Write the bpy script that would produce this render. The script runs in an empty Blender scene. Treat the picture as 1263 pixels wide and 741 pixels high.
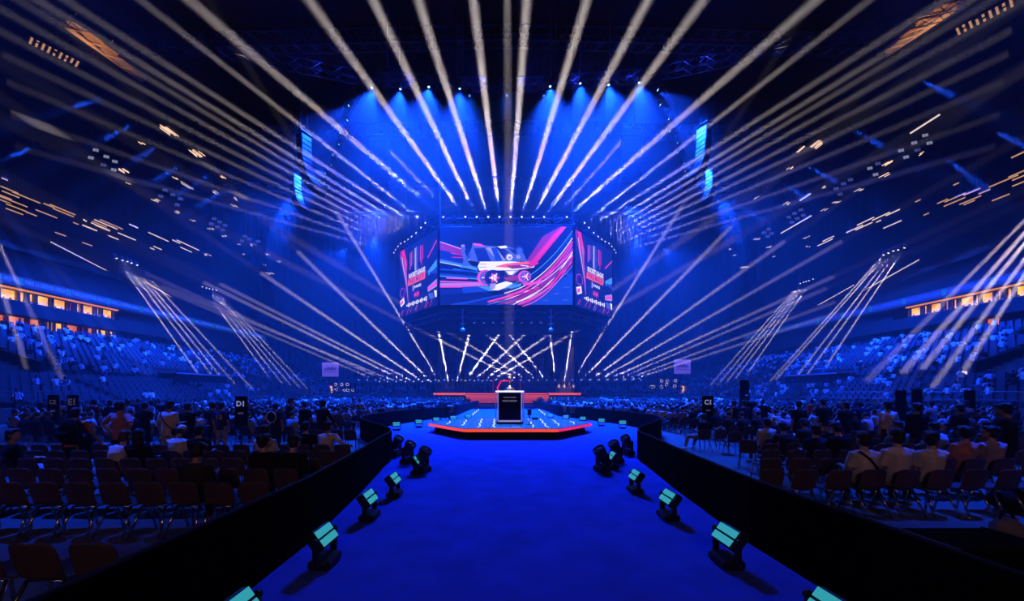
import bpy, bmesh, math, random
from mathutils import Vector, Matrix, Euler
R = random.Random(7)
S = bpy.context.scene
COL = S.collection
PI = math.pi

# ------------------------------------------------------------------ camera
F, HX, HY, CH, CX = 460.0, 621.0, 484.0, 2.1, -0.35
cam = bpy.data.cameras.new('camera'); co = bpy.data.objects.new('camera', cam); COL.objects.link(co)
S.camera = co
co.location = (CX, 0, CH); co.rotation_euler = (PI / 2, 0, 0)
cam.sensor_width = 36; cam.lens = F / 1263 * 36
cam.shift_x = (631.5 - HX) / 1263; cam.shift_y = (HY - 370.5) / 1263
cam.clip_start = .05; cam.clip_end = 600
S.view_settings.view_transform = 'Standard'; S.view_settings.look = 'None'
S.view_settings.exposure = 0; S.view_settings.gamma = 1; S.view_settings.use_curve_mapping = False
S.cycles.use_denoising = True
S.cycles.max_bounces = 5; S.cycles.diffuse_bounces = 0; S.cycles.glossy_bounces = 2; S.cycles.use_adaptive_sampling = False
S.cycles.transparent_max_bounces = 16; S.cycles.volume_bounces = 0
S.cycles.caustics_reflective = False; S.cycles.caustics_refractive = False
S.cycles.sample_clamp_indirect = 3; S.cycles.use_light_tree = True
w = bpy.data.worlds.new('world'); S.world = w; w.use_nodes = True
w.node_tree.nodes['Background'].inputs[0].default_value = (.02, .03, .1, 1)
w.node_tree.nodes['Background'].inputs[1].default_value = 0

def at(px, py, Y):
    return Vector((CX + (px - HX) / F * Y, Y, CH + (HY - py) / F * Y))
def up(px, py, z):
    return at(px, py, (z - CH) * F / (HY - py))
def up_in(px, py, z):
    """point at height z, brought nearer along the sight line where it would leave the hall"""
    Y = min((z - CH) * F / (HY - py), 83, 64 * F / max(1, abs(px - HX)))
    return at(px, py, Y)
def on_floor(px, py, z=0):
    return at(px, py, (CH - z) * F / (py - HY))
def ordinal(n):
    names = ['first', 'second', 'third', 'fourth', 'fifth', 'sixth', 'seventh', 'eighth', 'ninth', 'tenth', 'eleventh', 'twelfth']
    if n <= 12: return names[n - 1]
    return str(n) + ('th' if 10 <= n % 100 <= 20 else {1: 'st', 2: 'nd', 3: 'rd'}.get(n % 10, 'th'))

# ------------------------------------------------------------------ materials
MATS = {}
def mat(name, col, rough=.6, metal=0, emit=None, estr=1, sample=False, noise=0, nscale=20, bump=0, bscale=60, spec=None):
    if name in MATS: return MATS[name]
    m = bpy.data.materials.new(name); m.use_nodes = True; nt = m.node_tree
    p = nt.nodes['Principled BSDF']
    p.inputs['Base Color'].default_value = (*col, 1); p.inputs['Roughness'].default_value = rough; p.inputs['Metallic'].default_value = metal
    if emit:
        p.inputs['Emission Color'].default_value = (*emit, 1); p.inputs['Emission Strength'].default_value = estr
        if not sample: m.cycles.emission_sampling = 'NONE'
    if spec is not None: p.inputs['Specular IOR Level'].default_value = spec
    if noise or bump:
        tc = nt.nodes.new('ShaderNodeTexCoord'); nz = nt.nodes.new('ShaderNodeTexNoise')
        nz.inputs['Scale'].default_value = nscale; nz.inputs['Detail'].default_value = 5
        nt.links.new(tc.outputs['Object'], nz.inputs['Vector'])
        if noise:
            mx = nt.nodes.new('ShaderNodeMixRGB'); mx.inputs[1].default_value = (*[c * (1 - noise) for c in col], 1)
            mx.inputs[2].default_value = (*[min(1, c * (1 + noise)) for c in col], 1)
            nt.links.new(nz.outputs['Fac'], mx.inputs[0]); nt.links.new(mx.outputs[0], p.inputs['Base Color'])
        if bump:
            n2 = nt.nodes.new('ShaderNodeTexNoise'); n2.inputs['Scale'].default_value = bscale; nt.links.new(tc.outputs['Object'], n2.inputs['Vector'])
            b = nt.nodes.new('ShaderNodeBump'); b.inputs['Strength'].default_value = bump
            nt.links.new(n2.outputs['Fac'], b.inputs['Height']); nt.links.new(b.outputs[0], p.inputs['Normal'])
    MATS[name] = m
    return m
def volmat(name, d, g=0.0):
    m = bpy.data.materials.new(name); m.use_nodes = True; nt = m.node_tree; nt.nodes.clear()
    o = nt.nodes.new('ShaderNodeOutputMaterial'); v = nt.nodes.new('ShaderNodeVolumeScatter')
    v.inputs['Density'].default_value = d; v.inputs['Anisotropy'].default_value = g
    nt.links.new(v.outputs[0], o.inputs['Volume']); m.cycles.volume_sampling = 'EQUIANGULAR'; return m

black = mat('black_metal', (.012, .012, .014), .5, .3, noise=.3)
steel = mat('dark_steel', (.06, .06, .07), .45, .8, noise=.3)
chrome = mat('chrome', (.6, .58, .55), .22, 1)
fabric_black = mat('black_fabric', (.004, .004, .005), .95, noise=.4, nscale=8, spec=.02)
barrier_rail = mat('barrier_rail', (.012, .012, .02), .7, 0, spec=.15)
concrete = mat('concrete', (.10, .10, .11), .8, noise=.3, nscale=1.5)
stand_concrete = mat('stand_concrete', (.05, .05, .06), .85, noise=.3, nscale=2)
wall_dark = mat('wall_dark', (.010, .010, .014), .9, noise=.3, nscale=.4, spec=.05)
carpet_m = mat('carpet_blue', (.05, .11, .75), .95, noise=.35, nscale=1.6, bump=.35, bscale=90, spec=.1)
lens_white = mat('lens_white', (.3, .3, .3), .2, 0, (1, .9, .95), 1.3)
lens_blue = mat('lens_blue', (.1, .1, .3), .2, 0, (.06, .25, 1), 1.4)
lens_wash = mat('lens_wash', (.1, .1, .3), .2, 0, (.25, .6, 1), 6)
lens_off = mat('lens_dark', (.03, .03, .05), .08, .2)

# ------------------------------------------------------------------ mesh builder
class MB:
    def __init__(self): self.v = []; self.f = []; self.m = []; self.mat = 0
    def add(self, vs, fs):
        o = len(self.v); self.v += [tuple(a) for a in vs]
        self.f += [tuple(i + o for i in q) for q in fs]; self.m += [self.mat] * len(fs)
        return self
    def box(self, c, s, rot=None, taper=1.0, bev=0.0):
        x, y, z = s[0] / 2, s[1] / 2, s[2] / 2
        if bev:
            b = min(bev, x, y, z) * .9
            # chamfered box: three loops of ring
            def ring(zz, ins):
                xx, yy = x - ins, y - ins
                return [(xx - b, -yy, zz), (xx, -yy + b, zz), (xx, yy - b, zz), (xx - b, yy, zz), (-xx + b, yy, zz), (-xx, yy - b, zz), (-xx, -yy + b, zz), (-xx + b, -yy, zz)]
            vs = ring(-z, b * .6) + ring(-z + b, 0) + ring(z - b, 0) + ring(z, b * .6)
            fs = [tuple(range(7, -1, -1)), tuple(range(24, 32))]
            for k in range(3):
                for i in range(8): fs.append((k * 8 + i, k * 8 + (i + 1) % 8, k * 8 + 8 + (i + 1) % 8, k * 8 + 8 + i))
        else:
            t = taper
            vs = [(-x, -y, -z), (x, -y, -z), (x, y, -z), (-x, y, -z), (-x * t, -y * t, z), (x * t, -y * t, z), (x * t, y * t, z), (-x * t, y * t, z)]
            fs = [(3, 2, 1, 0), (4, 5, 6, 7), (0, 1, 5, 4), (1, 2, 6, 5), (2, 3, 7, 6), (3, 0, 4, 7)]
        M = rot if rot is not None else Matrix.Identity(3)
        c = Vector(c)
        return self.add([c + M @ Vector(a) for a in vs], fs)
    def tube(self, p0, p1, r0, r1=None, seg=8, cap=True):
        p0 = Vector(p0); p1 = Vector(p1); r1 = r0 if r1 is None else r1
        q = (p1 - p0).to_track_quat('Z', 'Y')
        vs = []
        for p, r in ((p0, r0), (p1, r1)):
            for i in range(seg):
                a = 2 * PI * i / seg; vs.append(p + q @ Vector((math.cos(a) * r, math.sin(a) * r, 0)))
        fs = [(i, (i + 1) % seg, seg + (i + 1) % seg, seg + i) for i in range(seg)]
        if cap: fs += [tuple(range(seg - 1, -1, -1)), tuple(range(seg, 2 * seg))]
        return self.add(vs, fs)
    def path(self, pts, r, seg=6):
        for a, b in zip(pts, pts[1:]): self.tube(a, b, r, seg=seg)
        return self
    def lathe(self, prof, seg=16, M=None, c=(0, 0, 0)):
        M = M or Matrix.Identity(3); c = Vector(c); vs = []; n = len(prof)
        for r, z in prof:
            for i in range(seg):
                a = 2 * PI * i / seg; vs.append(c + M @ Vector((math.cos(a) * r, math.sin(a) * r, z)))
        fs = [(k * seg + i, k * seg + (i + 1) % seg, (k + 1) * seg + (i + 1) % seg, (k + 1) * seg + i) for k in range(n - 1) for i in range(seg)]
        fs += [tuple(range(seg - 1, -1, -1)), tuple(range((n - 1) * seg, n * seg))]
        return self.add(vs, fs)
    def ball(self, c, r, seg=12, rings=8, M=None):
        r = (r, r, r) if isinstance(r, (int, float)) else r
        M = M or Matrix.Identity(3); c = Vector(c); vs = [c + M @ Vector((0, 0, -r[2]))]
        for k in range(1, rings):
            t = PI * k / rings - PI / 2
            for i in range(seg):
                a = 2 * PI * i / seg
                vs.append(c + M @ Vector((math.cos(a) * math.cos(t) * r[0], math.sin(a) * math.cos(t) * r[1], math.sin(t) * r[2])))
        vs.append(c + M @ Vector((0, 0, r[2])))
        fs = [(0, 1 + (i + 1) % seg, 1 + i) for i in range(seg)]
        for k in range(rings - 2):
            b = 1 + k * seg
            fs += [(b + i, b + (i + 1) % seg, b + seg + (i + 1) % seg, b + seg + i) for i in range(seg)]
        b = 1 + (rings - 2) * seg; t = len(vs) - 1
        fs += [(b + i, b + (i + 1) % seg, t) for i in range(seg)]
        return self.add(vs, fs)
    def prism(self, pts, z0, z1):
        n = len(pts)
        vs = [(p[0], p[1], z0) for p in pts] + [(p[0], p[1], z1) for p in pts]
        fs = [tuple(range(n - 1, -1, -1)), tuple(range(n, 2 * n))] + [(i, (i + 1) % n, n + (i + 1) % n, n + i) for i in range(n)]
        return self.add(vs, fs)
    def loft(self, secs, seg=12, side=Vector((1, 0, 0))):
        """secs: (centre, half width along side, half depth) - rings square to the path, capped"""
        n = len(secs); vs = []
        C = [Vector(s[0]) for s in secs]
        for k, s in enumerate(secs):
            d = (C[min(k + 1, n - 1)] - C[max(k - 1, 0)]).normalized()
            x = side - d * side.dot(d)
            if x.length < .1: x = Vector((0, 1, 0)) - d * d.y
            x.normalize(); y = d.cross(x)
            for i in range(seg):
                a = 2 * PI * i / seg; vs.append(C[k] + x * math.cos(a) * s[1] + y * math.sin(a) * s[2])
        fs = [(k * seg + i, k * seg + (i + 1) % seg, (k + 1) * seg + (i + 1) % seg, (k + 1) * seg + i) for k in range(n - 1) for i in range(seg)]
        fs += [tuple(range(seg - 1, -1, -1)), tuple(range((n - 1) * seg, n * seg))]
        return self.add(vs, fs)
    def mesh(self, name, mats, smooth=False):
        me = bpy.data.meshes.new(name); me.from_pydata(self.v, [], self.f)
        for m in (mats if isinstance(mats, (list, tuple)) else [mats]): me.materials.append(m)
        me.polygons.foreach_set('material_index', self.m)
        if smooth: me.polygons.foreach_set('use_smooth', [True] * len(self.f))
        me.update(); return me
    def build(self, name, mats, parent=None, smooth=False):
        return link(name, self.mesh(name, mats, smooth), parent)
def link(name, me, parent=None, loc=None, rot=None, scale=None):
    o = bpy.data.objects.new(name, me); COL.objects.link(o)
    if parent: o.parent = parent
    if loc is not None: o.location = loc
    if rot is not None: o.rotation_euler = rot
    if scale is not None: o.scale = (scale,) * 3 if isinstance(scale, (int, float)) else scale
    return o
def tag(o, label=None, cat=None, group=None, kind=None):
    if label: o['label'] = label
    if cat: o['category'] = cat
    if group: o['group'] = group
    if kind: o['kind'] = kind
    return o
def thing(name, label, cat, loc=(0, 0, 0), rz=0, group=None):
    o = link(name, None, None, loc, (0, 0, rz)); return tag(o, label, cat, group)
def struct(name, mb, m, smooth=False): return tag(mb.build(name, m, None, smooth), kind='structure')
def evaluated(o):
    dg = bpy.context.evaluated_depsgraph_get(); me = bpy.data.meshes.new_from_object(o.evaluated_get(dg)); return me
def text_mesh(body, size, m, extrude=.005, bold=0, align='CENTER'):
    c = bpy.data.curves.new('t', 'FONT'); c.body = body; c.size = size; c.align_x = align; c.align_y = 'CENTER'
    c.extrude = extrude; c.offset = bold; c.resolution_u = 2
    o = bpy.data.objects.new('t', c); COL.objects.link(o); me = evaluated(o); bpy.data.objects.remove(o)
    me.materials.clear(); me.materials.append(m); return me
FACE_CAM = (PI / 2, 0, 0)
def basis(d):
    return d.normalized().to_track_quat('Z', 'Y').to_matrix()

# ------------------------------------------------------------------ lights
def spot(parent, loc, d, size, power, col, r, blend=.25):
    l = bpy.data.lights.new('spot', 'SPOT'); l.energy = power; l.color = col; l.spot_size = size; l.spot_blend = blend
    l.shadow_soft_size = r
    o = bpy.data.objects.new('lamp', l); COL.objects.link(o); o.parent = parent; o.location = loc
    o.rotation_euler = d.to_track_quat('-Z', 'Y').to_euler(); return o
HAZE = volmat('beam_haze', .02, .4); HAZE_S = volmat('beam_haze_thick', .06, 0); HAZE_F = volmat('beam_haze_side', .055, .4)
WARMWHITE = (1, .86, .85); BLUE = (.004, .06, 1)
# shared fixture meshes (head points along +Z of its own axes)
_b = MB().box((0, 0, -.34), (.42, .32, .14), bev=.03); ME_BASE = _b.mesh('base', black)
_b = MB().box((0, 0, -.25), (.40, .10, .05)).box((-.2, 0, -.1), (.05, .12, .34), bev=.01).box((.2, 0, -.1), (.05, .12, .34), bev=.01); ME_YOKE = _b.mesh('yoke', black)
_b = MB().lathe([(.06, -.2), (.13, -.17), (.15, -.05), (.14, .05), (.17, .16), (.17, .24), (.145, .24), (.145, .2)], 14); ME_HEAD = _b.mesh('head', black, False)
_b = MB().lathe([(.115, .205), (.10, .225), (.04, .235)], 14)
ME_LENS_W = _b.mesh('lens', lens_white, True); ME_LENS_B = _b.mesh('lens', lens_blue, True); ME_LENS_O = _b.mesh('lens', lens_off, True); ME_LENS_H = _b.mesh('lens', lens_wash, True)
def fixture(name, label, group, loc, d, lens, hang=False, cat='stage light', scale=1.0):
    """moving head: base, yoke turned to the beam's azimuth, head tilted along the beam, lens in the head"""
    t = thing(name, label, cat, loc, 0, group); t.scale = (scale,) * 3
    az = math.atan2(d.y, d.x) - PI / 2
    fl = (PI, 0, az) if hang else (0, 0, az)
    link('base', ME_BASE, t, rot=fl); link('yoke', ME_YOKE, t, rot=fl)
    h = link('head', ME_HEAD, t, rot=d.to_track_quat('Z', 'X').to_euler()); link('lens', lens, h)
    return t
def beam(src, dst, label, group, power, r0, spread, col=WARMWHITE, lens=None, hang=False, extra=0, name='beam_light', haze=None, scale=1.0):
    src = Vector(src); dst = Vector(dst); d = dst - src; L = d.length + extra; d.normalize()
    if name == 'blue_beam_light': lens = ME_LENS_B
    t = fixture(name, label, group, src, d, lens or ME_LENS_W, hang, scale=scale)
    k = 1 / scale
    l = spot(t, d * (.34 + .0), d, spread, power, col, r0 * k, .35)
    l.scale = (k, k, k)
    mb = MB(); off = .3
    mb.tube(d * off * 1, d * L * k, r0 * 1.05 * k, (r0 + L * math.tan(spread / 2)) * 1.05 * k, 12)
    mb.build('light_beam', haze or HAZE, t)
    return t
def wash(src, d, label, group, power, size, col=BLUE, hang=True, name='wash_light', scale=1.0, blend=.9, r=.12):
    d = Vector(d).normalized()
    t = fixture(name, label, group, src, d, ME_LENS_H, hang, scale=scale)
    l = spot(t, d * .4, d, size, power, col, r, blend); return t

# ------------------------------------------------------------------ lamp powers (W) and haze
WASH_F, WASH_S, PB_TOP, PB_LOW, PB_IN, PB_SIDE, PB_DOWN, PB_BLUE = 2.4e5, 8e4, 4.5e6, 4.5e6, 7e6, 1.6e6, 1.2e6, 1.5e5
P_FLOOD, P_CARP, P_WARM, D_AIR, D_CLOUD = 1.15e5, 46000, 170, .0016, .0036
# ================================================================== THE SETTING
mb = MB().prism([(-62, -14), (62, -14), (62, 92), (-62, 92)], -.3, 0); struct('floor', mb, concrete)
BAR = [(3.05, 1.3), (3.1, 5.2), (3.4, 8), (3.72, 10.3), (4.2, 12.6), (6.9, 17.2), (7.75, 20.2), (7.5, 23.5), (6.3, 28.3), (4.6, 33), (4.2, 60)]
cp = [(x - .05, y) for x, y in BAR]; cp = [(3.0, -3)] + cp
mb = MB().prism([(x, y) for x, y in cp] + [(-x, y) for x, y in reversed(cp)], .0, .012); tag(mb.build('carpet', carpet_m), 'wide blue carpet running up the aisle to the hexagonal platform', 'carpet')
# far wall: black drapes with folds, and side walls behind the stands
mb = MB()
pts = []
for i in range(0, 241):
    x = -60 + i * .5; pts.append((x, 88 + .25 * math.sin(i * 1.9)))
mb.prism(pts + [(60, 88.8), (-60, 88.8)], 0, 44); struct('wall_back', mb, mat('drape_black', (.004, .004, .006), .95, spec=.02))
roofm = mat('roof_dark', (.008, .008, .01), .95)
mb = MB().box((0, 38, 47.5), (150, 110, .6)); struct('ceiling', mb, roofm)

WX = 55.0
suite_wall = mat('suite_wall', (.008, .008, .012), .9, noise=.2)
seat_blue = mat('stadium_seat', (.06, .065, .09), .5, spec=.2)
def stand(sgn, name):
    """lower tier (front block, walkway, main block), two suite storeys, dark upper tier: one swept profile"""
    prof = [(33, 0), (33, 1.05)]
    x, z = 33, 1.05
    for i in range(6): x += .85; prof.append((x, z)); z += .36; prof.append((x, z))
    x += 1.0; prof.append((x, z)); prof.append((x, z + .5)); z += .5
    for i in range(17): x += .82; prof.append((x, z)); z += .32; prof.append((x, z))
    prof += [(55, z), (55, 9.35)]
    mb = MB(); n = len(prof); y0, y1 = 14, 86
    vs = [(sgn * a, y0, b) for a, b in prof] + [(sgn * a, y1, b) for a, b in prof]
    mb.add(vs, [(i, i + 1, n + i + 1, n + i) if sgn > 0 else (i + 1, i, n + i, n + i + 1) for i in range(n - 1)])
    struct(name, mb, stand_concrete)
    # upper wall with suite floors
    mb = MB()
    def bx(xa, xb, ya, yb, za, zb): mb.box((sgn * (xa + xb) / 2, (ya + yb) / 2, (za + zb) / 2), (abs(xb - xa), yb - ya, zb - za))
    ys = 25, 53.2
    bx(54.2, 59.5, 14, 87, 10.75, 11.2)      # balcony slab
    bx(54.2, 54.45, 14, 87, 11.2, 12.2)      # parapet
    bx(54.2, 59.5, 14, 87, 13.75, 13.95)     # soffit over the upper suites
    bx(54.6, 59.5, 14, 87, 13.95, 15.2)      # band that carries the ribbon display
    bx(55.2, 59.5, 53.2, 87, 9.0, 13.75)     # blind wall past the suites
    bx(59.5, 60, 14, 87, 0, 15)
    bx(54.8, 55.2, 14, 87, 8.9, 9.42)
    # raked upper tier above
    x, z = 55.0, 15.2
    for i in range(14):
        bx(x + i * 1.0, x + i * 1.0 + 1.05, 14, 87, z - .6, z + i * .62 + .6)
    bx(69, 69.6, 14, 88, 0, 47.5)
    struct('wall_' + ('right' if sgn > 0 else 'left'), mb, suite_wall)
stand(-1, 'wall_stand_left'); stand(1, 'wall_stand_right')

# ------------------------------------------------------------------ lit hospitality suites (windows)
frame_m = mat('window_frame', (.02, .015, .012), .5)
def lit(name, col, s):
    m = mat(name, (.2, .15, .1), .3, 0, col, s, True, )
    nt = m.node_tree; p = nt.nodes['Principled BSDF']
    tc = nt.nodes.new('ShaderNodeTexCoord'); nz = nt.nodes.new('ShaderNodeTexNoise'); nz.inputs['Scale'].default_value = 1.3; nz.inputs['Detail'].default_value = 3
    rp = nt.nodes.new('ShaderNodeValToRGB'); rp.color_ramp.elements[0].position = .35; rp.color_ramp.elements[1].position = .62
    rp.color_ramp.elements[0].color = (col[0] * .55, col[1] * .38, col[2] * .3, 1); rp.color_ramp.elements[1].color = (*col, 1)
    nt.links.new(tc.outputs['Object'], nz.inputs['Vector']); nt.links.new(nz.outputs['Fac'], rp.inputs[0]); nt.links.new(rp.outputs[0], p.inputs['Emission Color'])
    return m
lit_y = lit('lit_room_amber', (1, .46, .02), 1.6); lit_o = lit('lit_room_orange', (.85, .2, .03), 1.1); lit_r = lit('lit_room_red', (.7, .08, .02), .8)
wn = [0]
def windows(sgn, spans, z0, z1):
    """each suite front: frame, a glazed lit room behind it"""
    for a, b, m in spans:
        def Yof(px): return (WX - .2 + sgn * .35 * 1) * F / abs(px - HX)
        ya, yb = sorted((Yof(a), Yof(b)))
        wn[0] += 1
        x = sgn * WX
        fr = MB(); t = .06
        for yy in (ya, yb): fr.box((x, yy, (z0 + z1) / 2), (.25, t * 2, z1 - z0))
        for zz in (z0, z1): fr.box((x, (ya + yb) / 2, zz), (.25, yb - ya, t * 2))
        o = fr.build('window_%d' % wn[0], frame_m); tag(o, kind='structure')
        rm = MB(); rm.box((x + sgn * .35, (ya + yb) / 2, (z0 + z1) / 2), (.06, yb - ya - .08, z1 - z0 - .1)); rm.build('pane', m, o)
U = [(1.3, 24.4, lit_y), (25.4, 34.6, lit_y), (37, 45.5, lit_y), (46.8, 64.7, lit_y), (67, 85, lit_y), (87, 93, lit_r), (95.5, 102, lit_y), (103, 118.6, lit_y), (120.5, 126, lit_y), (127.5, 141.7, lit_y)]
windows(-1, [(-26, 0, lit_y)] + U, 12.35, 13.55)
Lw = [(-14, 10, lit_o), (11, 35.6, lit_o), (37, 53, lit_o), (54.5, 59, lit_y), (63.5, 68, lit_y), (69, 81, lit_y), (82.7, 100, lit_o), (102, 107.7, lit_r), (109, 118, lit_o), (124.5, 134.6, lit_y), (136, 143, lit_y)]
windows(-1, Lw, 9.5, 10.65)
def pr(x): return 1100 + x / 4.632
windows(1, [(pr(a), pr(b), lit_y if k not in (3, 7) else lit_o) for k, (a, b) in enumerate([(90, 160), (167, 197), (203, 278), (288, 320), (333, 367), (373, 465), (490, 575), (583, 620), (637, 680), (688, 760), (765, 830)])], 12.35, 13.55)
windows(1, [(pr(520), pr(585), lit_o), (pr(432), pr(500), lit('lit_room_blue', (.03, .12, .4), .8))], 9.7, 10.55)
# glow of the lit soffit over the upper suites, painted as emissive strips
sof = mat('soffit_glow', (.3, .2, .1), .4, 0, (1, .3, .03), .8)
for sgn, ya, yb in ((-1, 36, 52.6), (1, 36, 51)):
    mb = MB().box((sgn * 54.9, (ya + yb) / 2, 13.66), (.5, yb - ya, .12)); mb.box((sgn * 54.9, (ya + yb) / 2, 13.73), (.6, yb - ya, .05))
    tag(mb.build('painted_soffit', sof), 'long amber glow painted along the soffit of the %s suites' % ('left' if sgn < 0 else 'right'), 'painted glow')

# ribbon displays with the arena's name
rib_bg = mat('ribbon_panel', (.01, .012, .03), .4, 0, (.01, .03, .2), .6)
rib_tx = mat('ribbon_letters', (.05, .1, .3), .4, 0, (.035, .16, .95), .9)
rib_dim = mat('ribbon_letters_dim', (.05, .1, .3), .4, 0, (.03, .08, .45), .45)
rib_gr = mat('ribbon_green', (.02, .1, .08), .4, 0, (.01, .16, .15), .5)
tl = text_mesh('PARIS LA DEFENSE ARENA', .68, rib_tx, .004, .006); tr = tl.copy(); tr.materials.clear(); tr.materials.append(rib_dim)
for sgn, me in ((-1, tl), (1, tr)):
    side = 'left' if sgn < 0 else 'right'
    t = thing('ribbon_display', 'long narrow LED ribbon of arena lettering above the suites on the %s' % side, 'ribbon display', (sgn * 54.5, 28, 14.55))
    MB().box((0, 28, 0), (.12, 58, 1.05), bev=.03).build('panel', rib_bg, t)
    k = 0; yy = -2.5
    wtxt = max(v.co.x for v in me.vertices) - min(v.co.x for v in me.vertices)
    sc = 3.9 / wtxt
    while yy < 55:
        o = link('lettering', me, t, (-sgn * .07, yy, 0), (PI / 2, 0, PI / 2 if sgn < 0 else -PI / 2)); o.scale = (sc, 1.0, 1)
        MB().box((-sgn * .07, yy + 2.3, 0), (.01, .55, .75)).build('separator', rib_gr, t)
        yy += 4.65

# ================================================================== CENTRE HANG (screen cube)
cube = thing('hanging_screen', 'eight-sided cluster of giant LED screens hung above the arena', 'screen', (0, 55.5, 12))
def L(p): return Vector(p) - Vector((0, 55.5, 12))
OCT = [(-8.0, 45), (8.0, 45), (14.75, 52.6), (14.75, 58.4), (8.0, 66), (-8.0, 66), (-14.75, 58.4), (-14.75, 52.6)]
def oct_ring(mb, k, z, r, n=2, dz=.8, s=1.0):
    P = [Vector((x * s, 55.5 + (y - 55.5) * s, z)) for x, y in OCT]
    for i in range(8):
        a, b = P[i], P[(i + 1) % 8]; dv = (b - a)
        for h in (0, dz): mb.tube(L(a + Vector((0, 0, h))), L(b + Vector((0, 0, h))), r, seg=5)
        m = max(3, int(dv.length / 1.1))
        for j in range(m):
            p = a + dv * (j / m); q = a + dv * ((j + 1) / m)
            mb.tube(L(p + Vector((0, 0, dz if j % 2 else 0))), L(q + Vector((0, 0, 0 if j % 2 else dz))), r * .6, seg=4, cap=False)
        mb.tube(L(a), L(a + Vector((0, 0, dz))), r, seg=5)
mb = MB(); oct_ring(mb, 8, 22.3, .1); mb.build('top_frame', steel, cube)
mb = MB(); oct_ring(mb, 8, 11.1, .1, s=.97); mb.build('bottom_frame', steel, cube)
# housing behind the screens (dark shell, open octagon body)
mb = MB(); ins = [(x * .975, 55.5 + (y - 55.5) * .975) for x, y in OCT]; mb.prism([(x, y - 55.5) for x, y in ins], .3, 10.2); mb.build('housing', wall_dark, cube)
scr_m = mat('screen_off', (.008, .008, .012), .25)
def led_mat(name):
    """dark navy LED wall with slow colour variation across it"""
    m = bpy.data.materials.new(name); m.use_nodes = True; nt = m.node_tree; p = nt.nodes['Principled BSDF']
    p.inputs['Base Color'].default_value = (.01, .01, .015, 1); p.inputs['Roughness'].default_value = .3
    tc = nt.nodes.new('ShaderNodeTexCoord'); mp = nt.nodes.new('ShaderNodeMapping'); mp.inputs['Scale'].default_value = (.1, 1, .45); mp.inputs['Rotation'].default_value = (0, .25, 0)
    nz = nt.nodes.new('ShaderNodeTexNoise'); nz.inputs['Scale'].default_value = 1.1; nz.inputs['Detail'].default_value = 3
    rp = nt.nodes.new('ShaderNodeValToRGB'); e = rp.color_ramp.elements
    e[0].position = .3; e[0].color = (.0006, .0012, .022, 1); e[1].position = .75; e[1].color = (.002, .012, .14, 1)
    nt.links.new(tc.outputs['Object'], mp.inputs[0]); nt.links.new(mp.outputs[0], nz.inputs['Vector']); nt.links.new(nz.outputs['Fac'], rp.inputs[0]); nt.links.new(rp.outputs[0], p.inputs['Emission Color'])
    p.inputs['Emission Strength'].default_value = 1
    m.cycles.emission_sampling = 'NONE'; return m
led = led_mat('led_wall')
def em(name, c, s=1.0): return mat('led_' + name, (.01, .01, .01), .4, 0, c, s)
E_white, E_pink, E_red, E_hot = em('white', (1, .92, 1)), em('pink', (.9, .08, .42)), em('red', (.75, .008, .11)), em('magenta', (1, .015, .12))
E_blue, E_cyan, E_deep, E_lil, E_or, E_mar, E_navy, E_sky = em('blue', (.008, .05, .42)), em('cyan', (.06, .30, .85)), em('deep', (.004, .012, .16)), em('lilac', (.36, .30, .80)), em('orange', (1, .12, .02)), em('maroon', (.28, .01, .09)), em('navy', (.002, .004, .05)), em('steelblue', (.06, .12, .46))
GM = [E_white, E_pink, E_red, E_hot, E_blue, E_cyan, E_deep, E_lil, E_or, E_mar, E_navy, E_sky]
W_, P_, R_, H_, B_, C_, D_, LI, O_, M_, N_, SK = range(12)
class Graphic(MB):
    """flat LED picture in screen units: u right, v up (0..W, 0..H), layer lifts each shape a little"""
    lay = 0
    def poly(self, pts, mi):
        self.mat = mi; self.lay += 1; d = -.004 - .0012 * self.lay
        return self.add([(u, d, v) for u, v in pts], [tuple(range(len(pts)))])
    def strip(self, pts, wd, mi, w1=None):
        w1 = wd if w1 is None else w1; self.mat = mi; self.lay += 1; d = -.004 - .0012 * self.lay; n = len(pts); vs = []
        for i, p in enumerate(pts):
            a = Vector(pts[max(i - 1, 0)]); b = Vector(pts[min(i + 1, n - 1)]); t = (b - a).normalized(); nn = Vector((-t.y, t.x)) * (wd + (w1 - wd) * i / (n - 1)) / 2
            vs += [(p[0] + nn.x, d, p[1] + nn.y), (p[0] - nn.x, d, p[1] - nn.y)]
        return self.add(vs, [(2 * i, 2 * i + 1, 2 * i + 3, 2 * i + 2) for i in range(n - 1)])
    def disc(self, c, r, mi, n=20, ry=None):
        ry = ry or r
        return self.poly([(c[0] + r * math.cos(2 * PI * i / n), c[1] + ry * math.sin(2 * PI * i / n)) for i in range(n)], mi)
# front screen, picture given in crop pixels of the photograph (crop 1145 x 741 covers 540..710 x 275..385)
SW, SH = 15.9, 9.35
fs = MB().box((0, -10.5 - .12, 4.75 + .55), (SW + .1, .24, SH + .1), bev=.04).build('front_screen', scr_m, cube)
def led_panel(parent, wdt, hgt, loc, rz, name='led_panel'):
    o = MB().box((0, 0, 0), (wdt, .05, hgt)).build(name, led, parent); o.location = loc; o.rotation_euler = (0, 0, rz); return o
def c2s(x, y): return ((x - 25) / (1105 - 25) * SW - SW / 2, SH / 2 - (y - 50) / (690 - 50) * SH)
g = Graphic(); g.lay = 0
def P(mi, *pts): g.poly([c2s(*p) for p in pts], mi)
def St(mi, wd, *pts, w1=None): g.strip([c2s(*p) for p in pts], wd, mi, w1)
def curve(p0, p1, p2, n=10): return [((1 - t) ** 2 * p0[0] + 2 * t * (1 - t) * p1[0] + t * t * p2[0], (1 - t) ** 2 * p0[1] + 2 * t * (1 - t) * p1[1] + t * t * p2[1]) for t in [i / n for i in range(n + 1)]]
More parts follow.
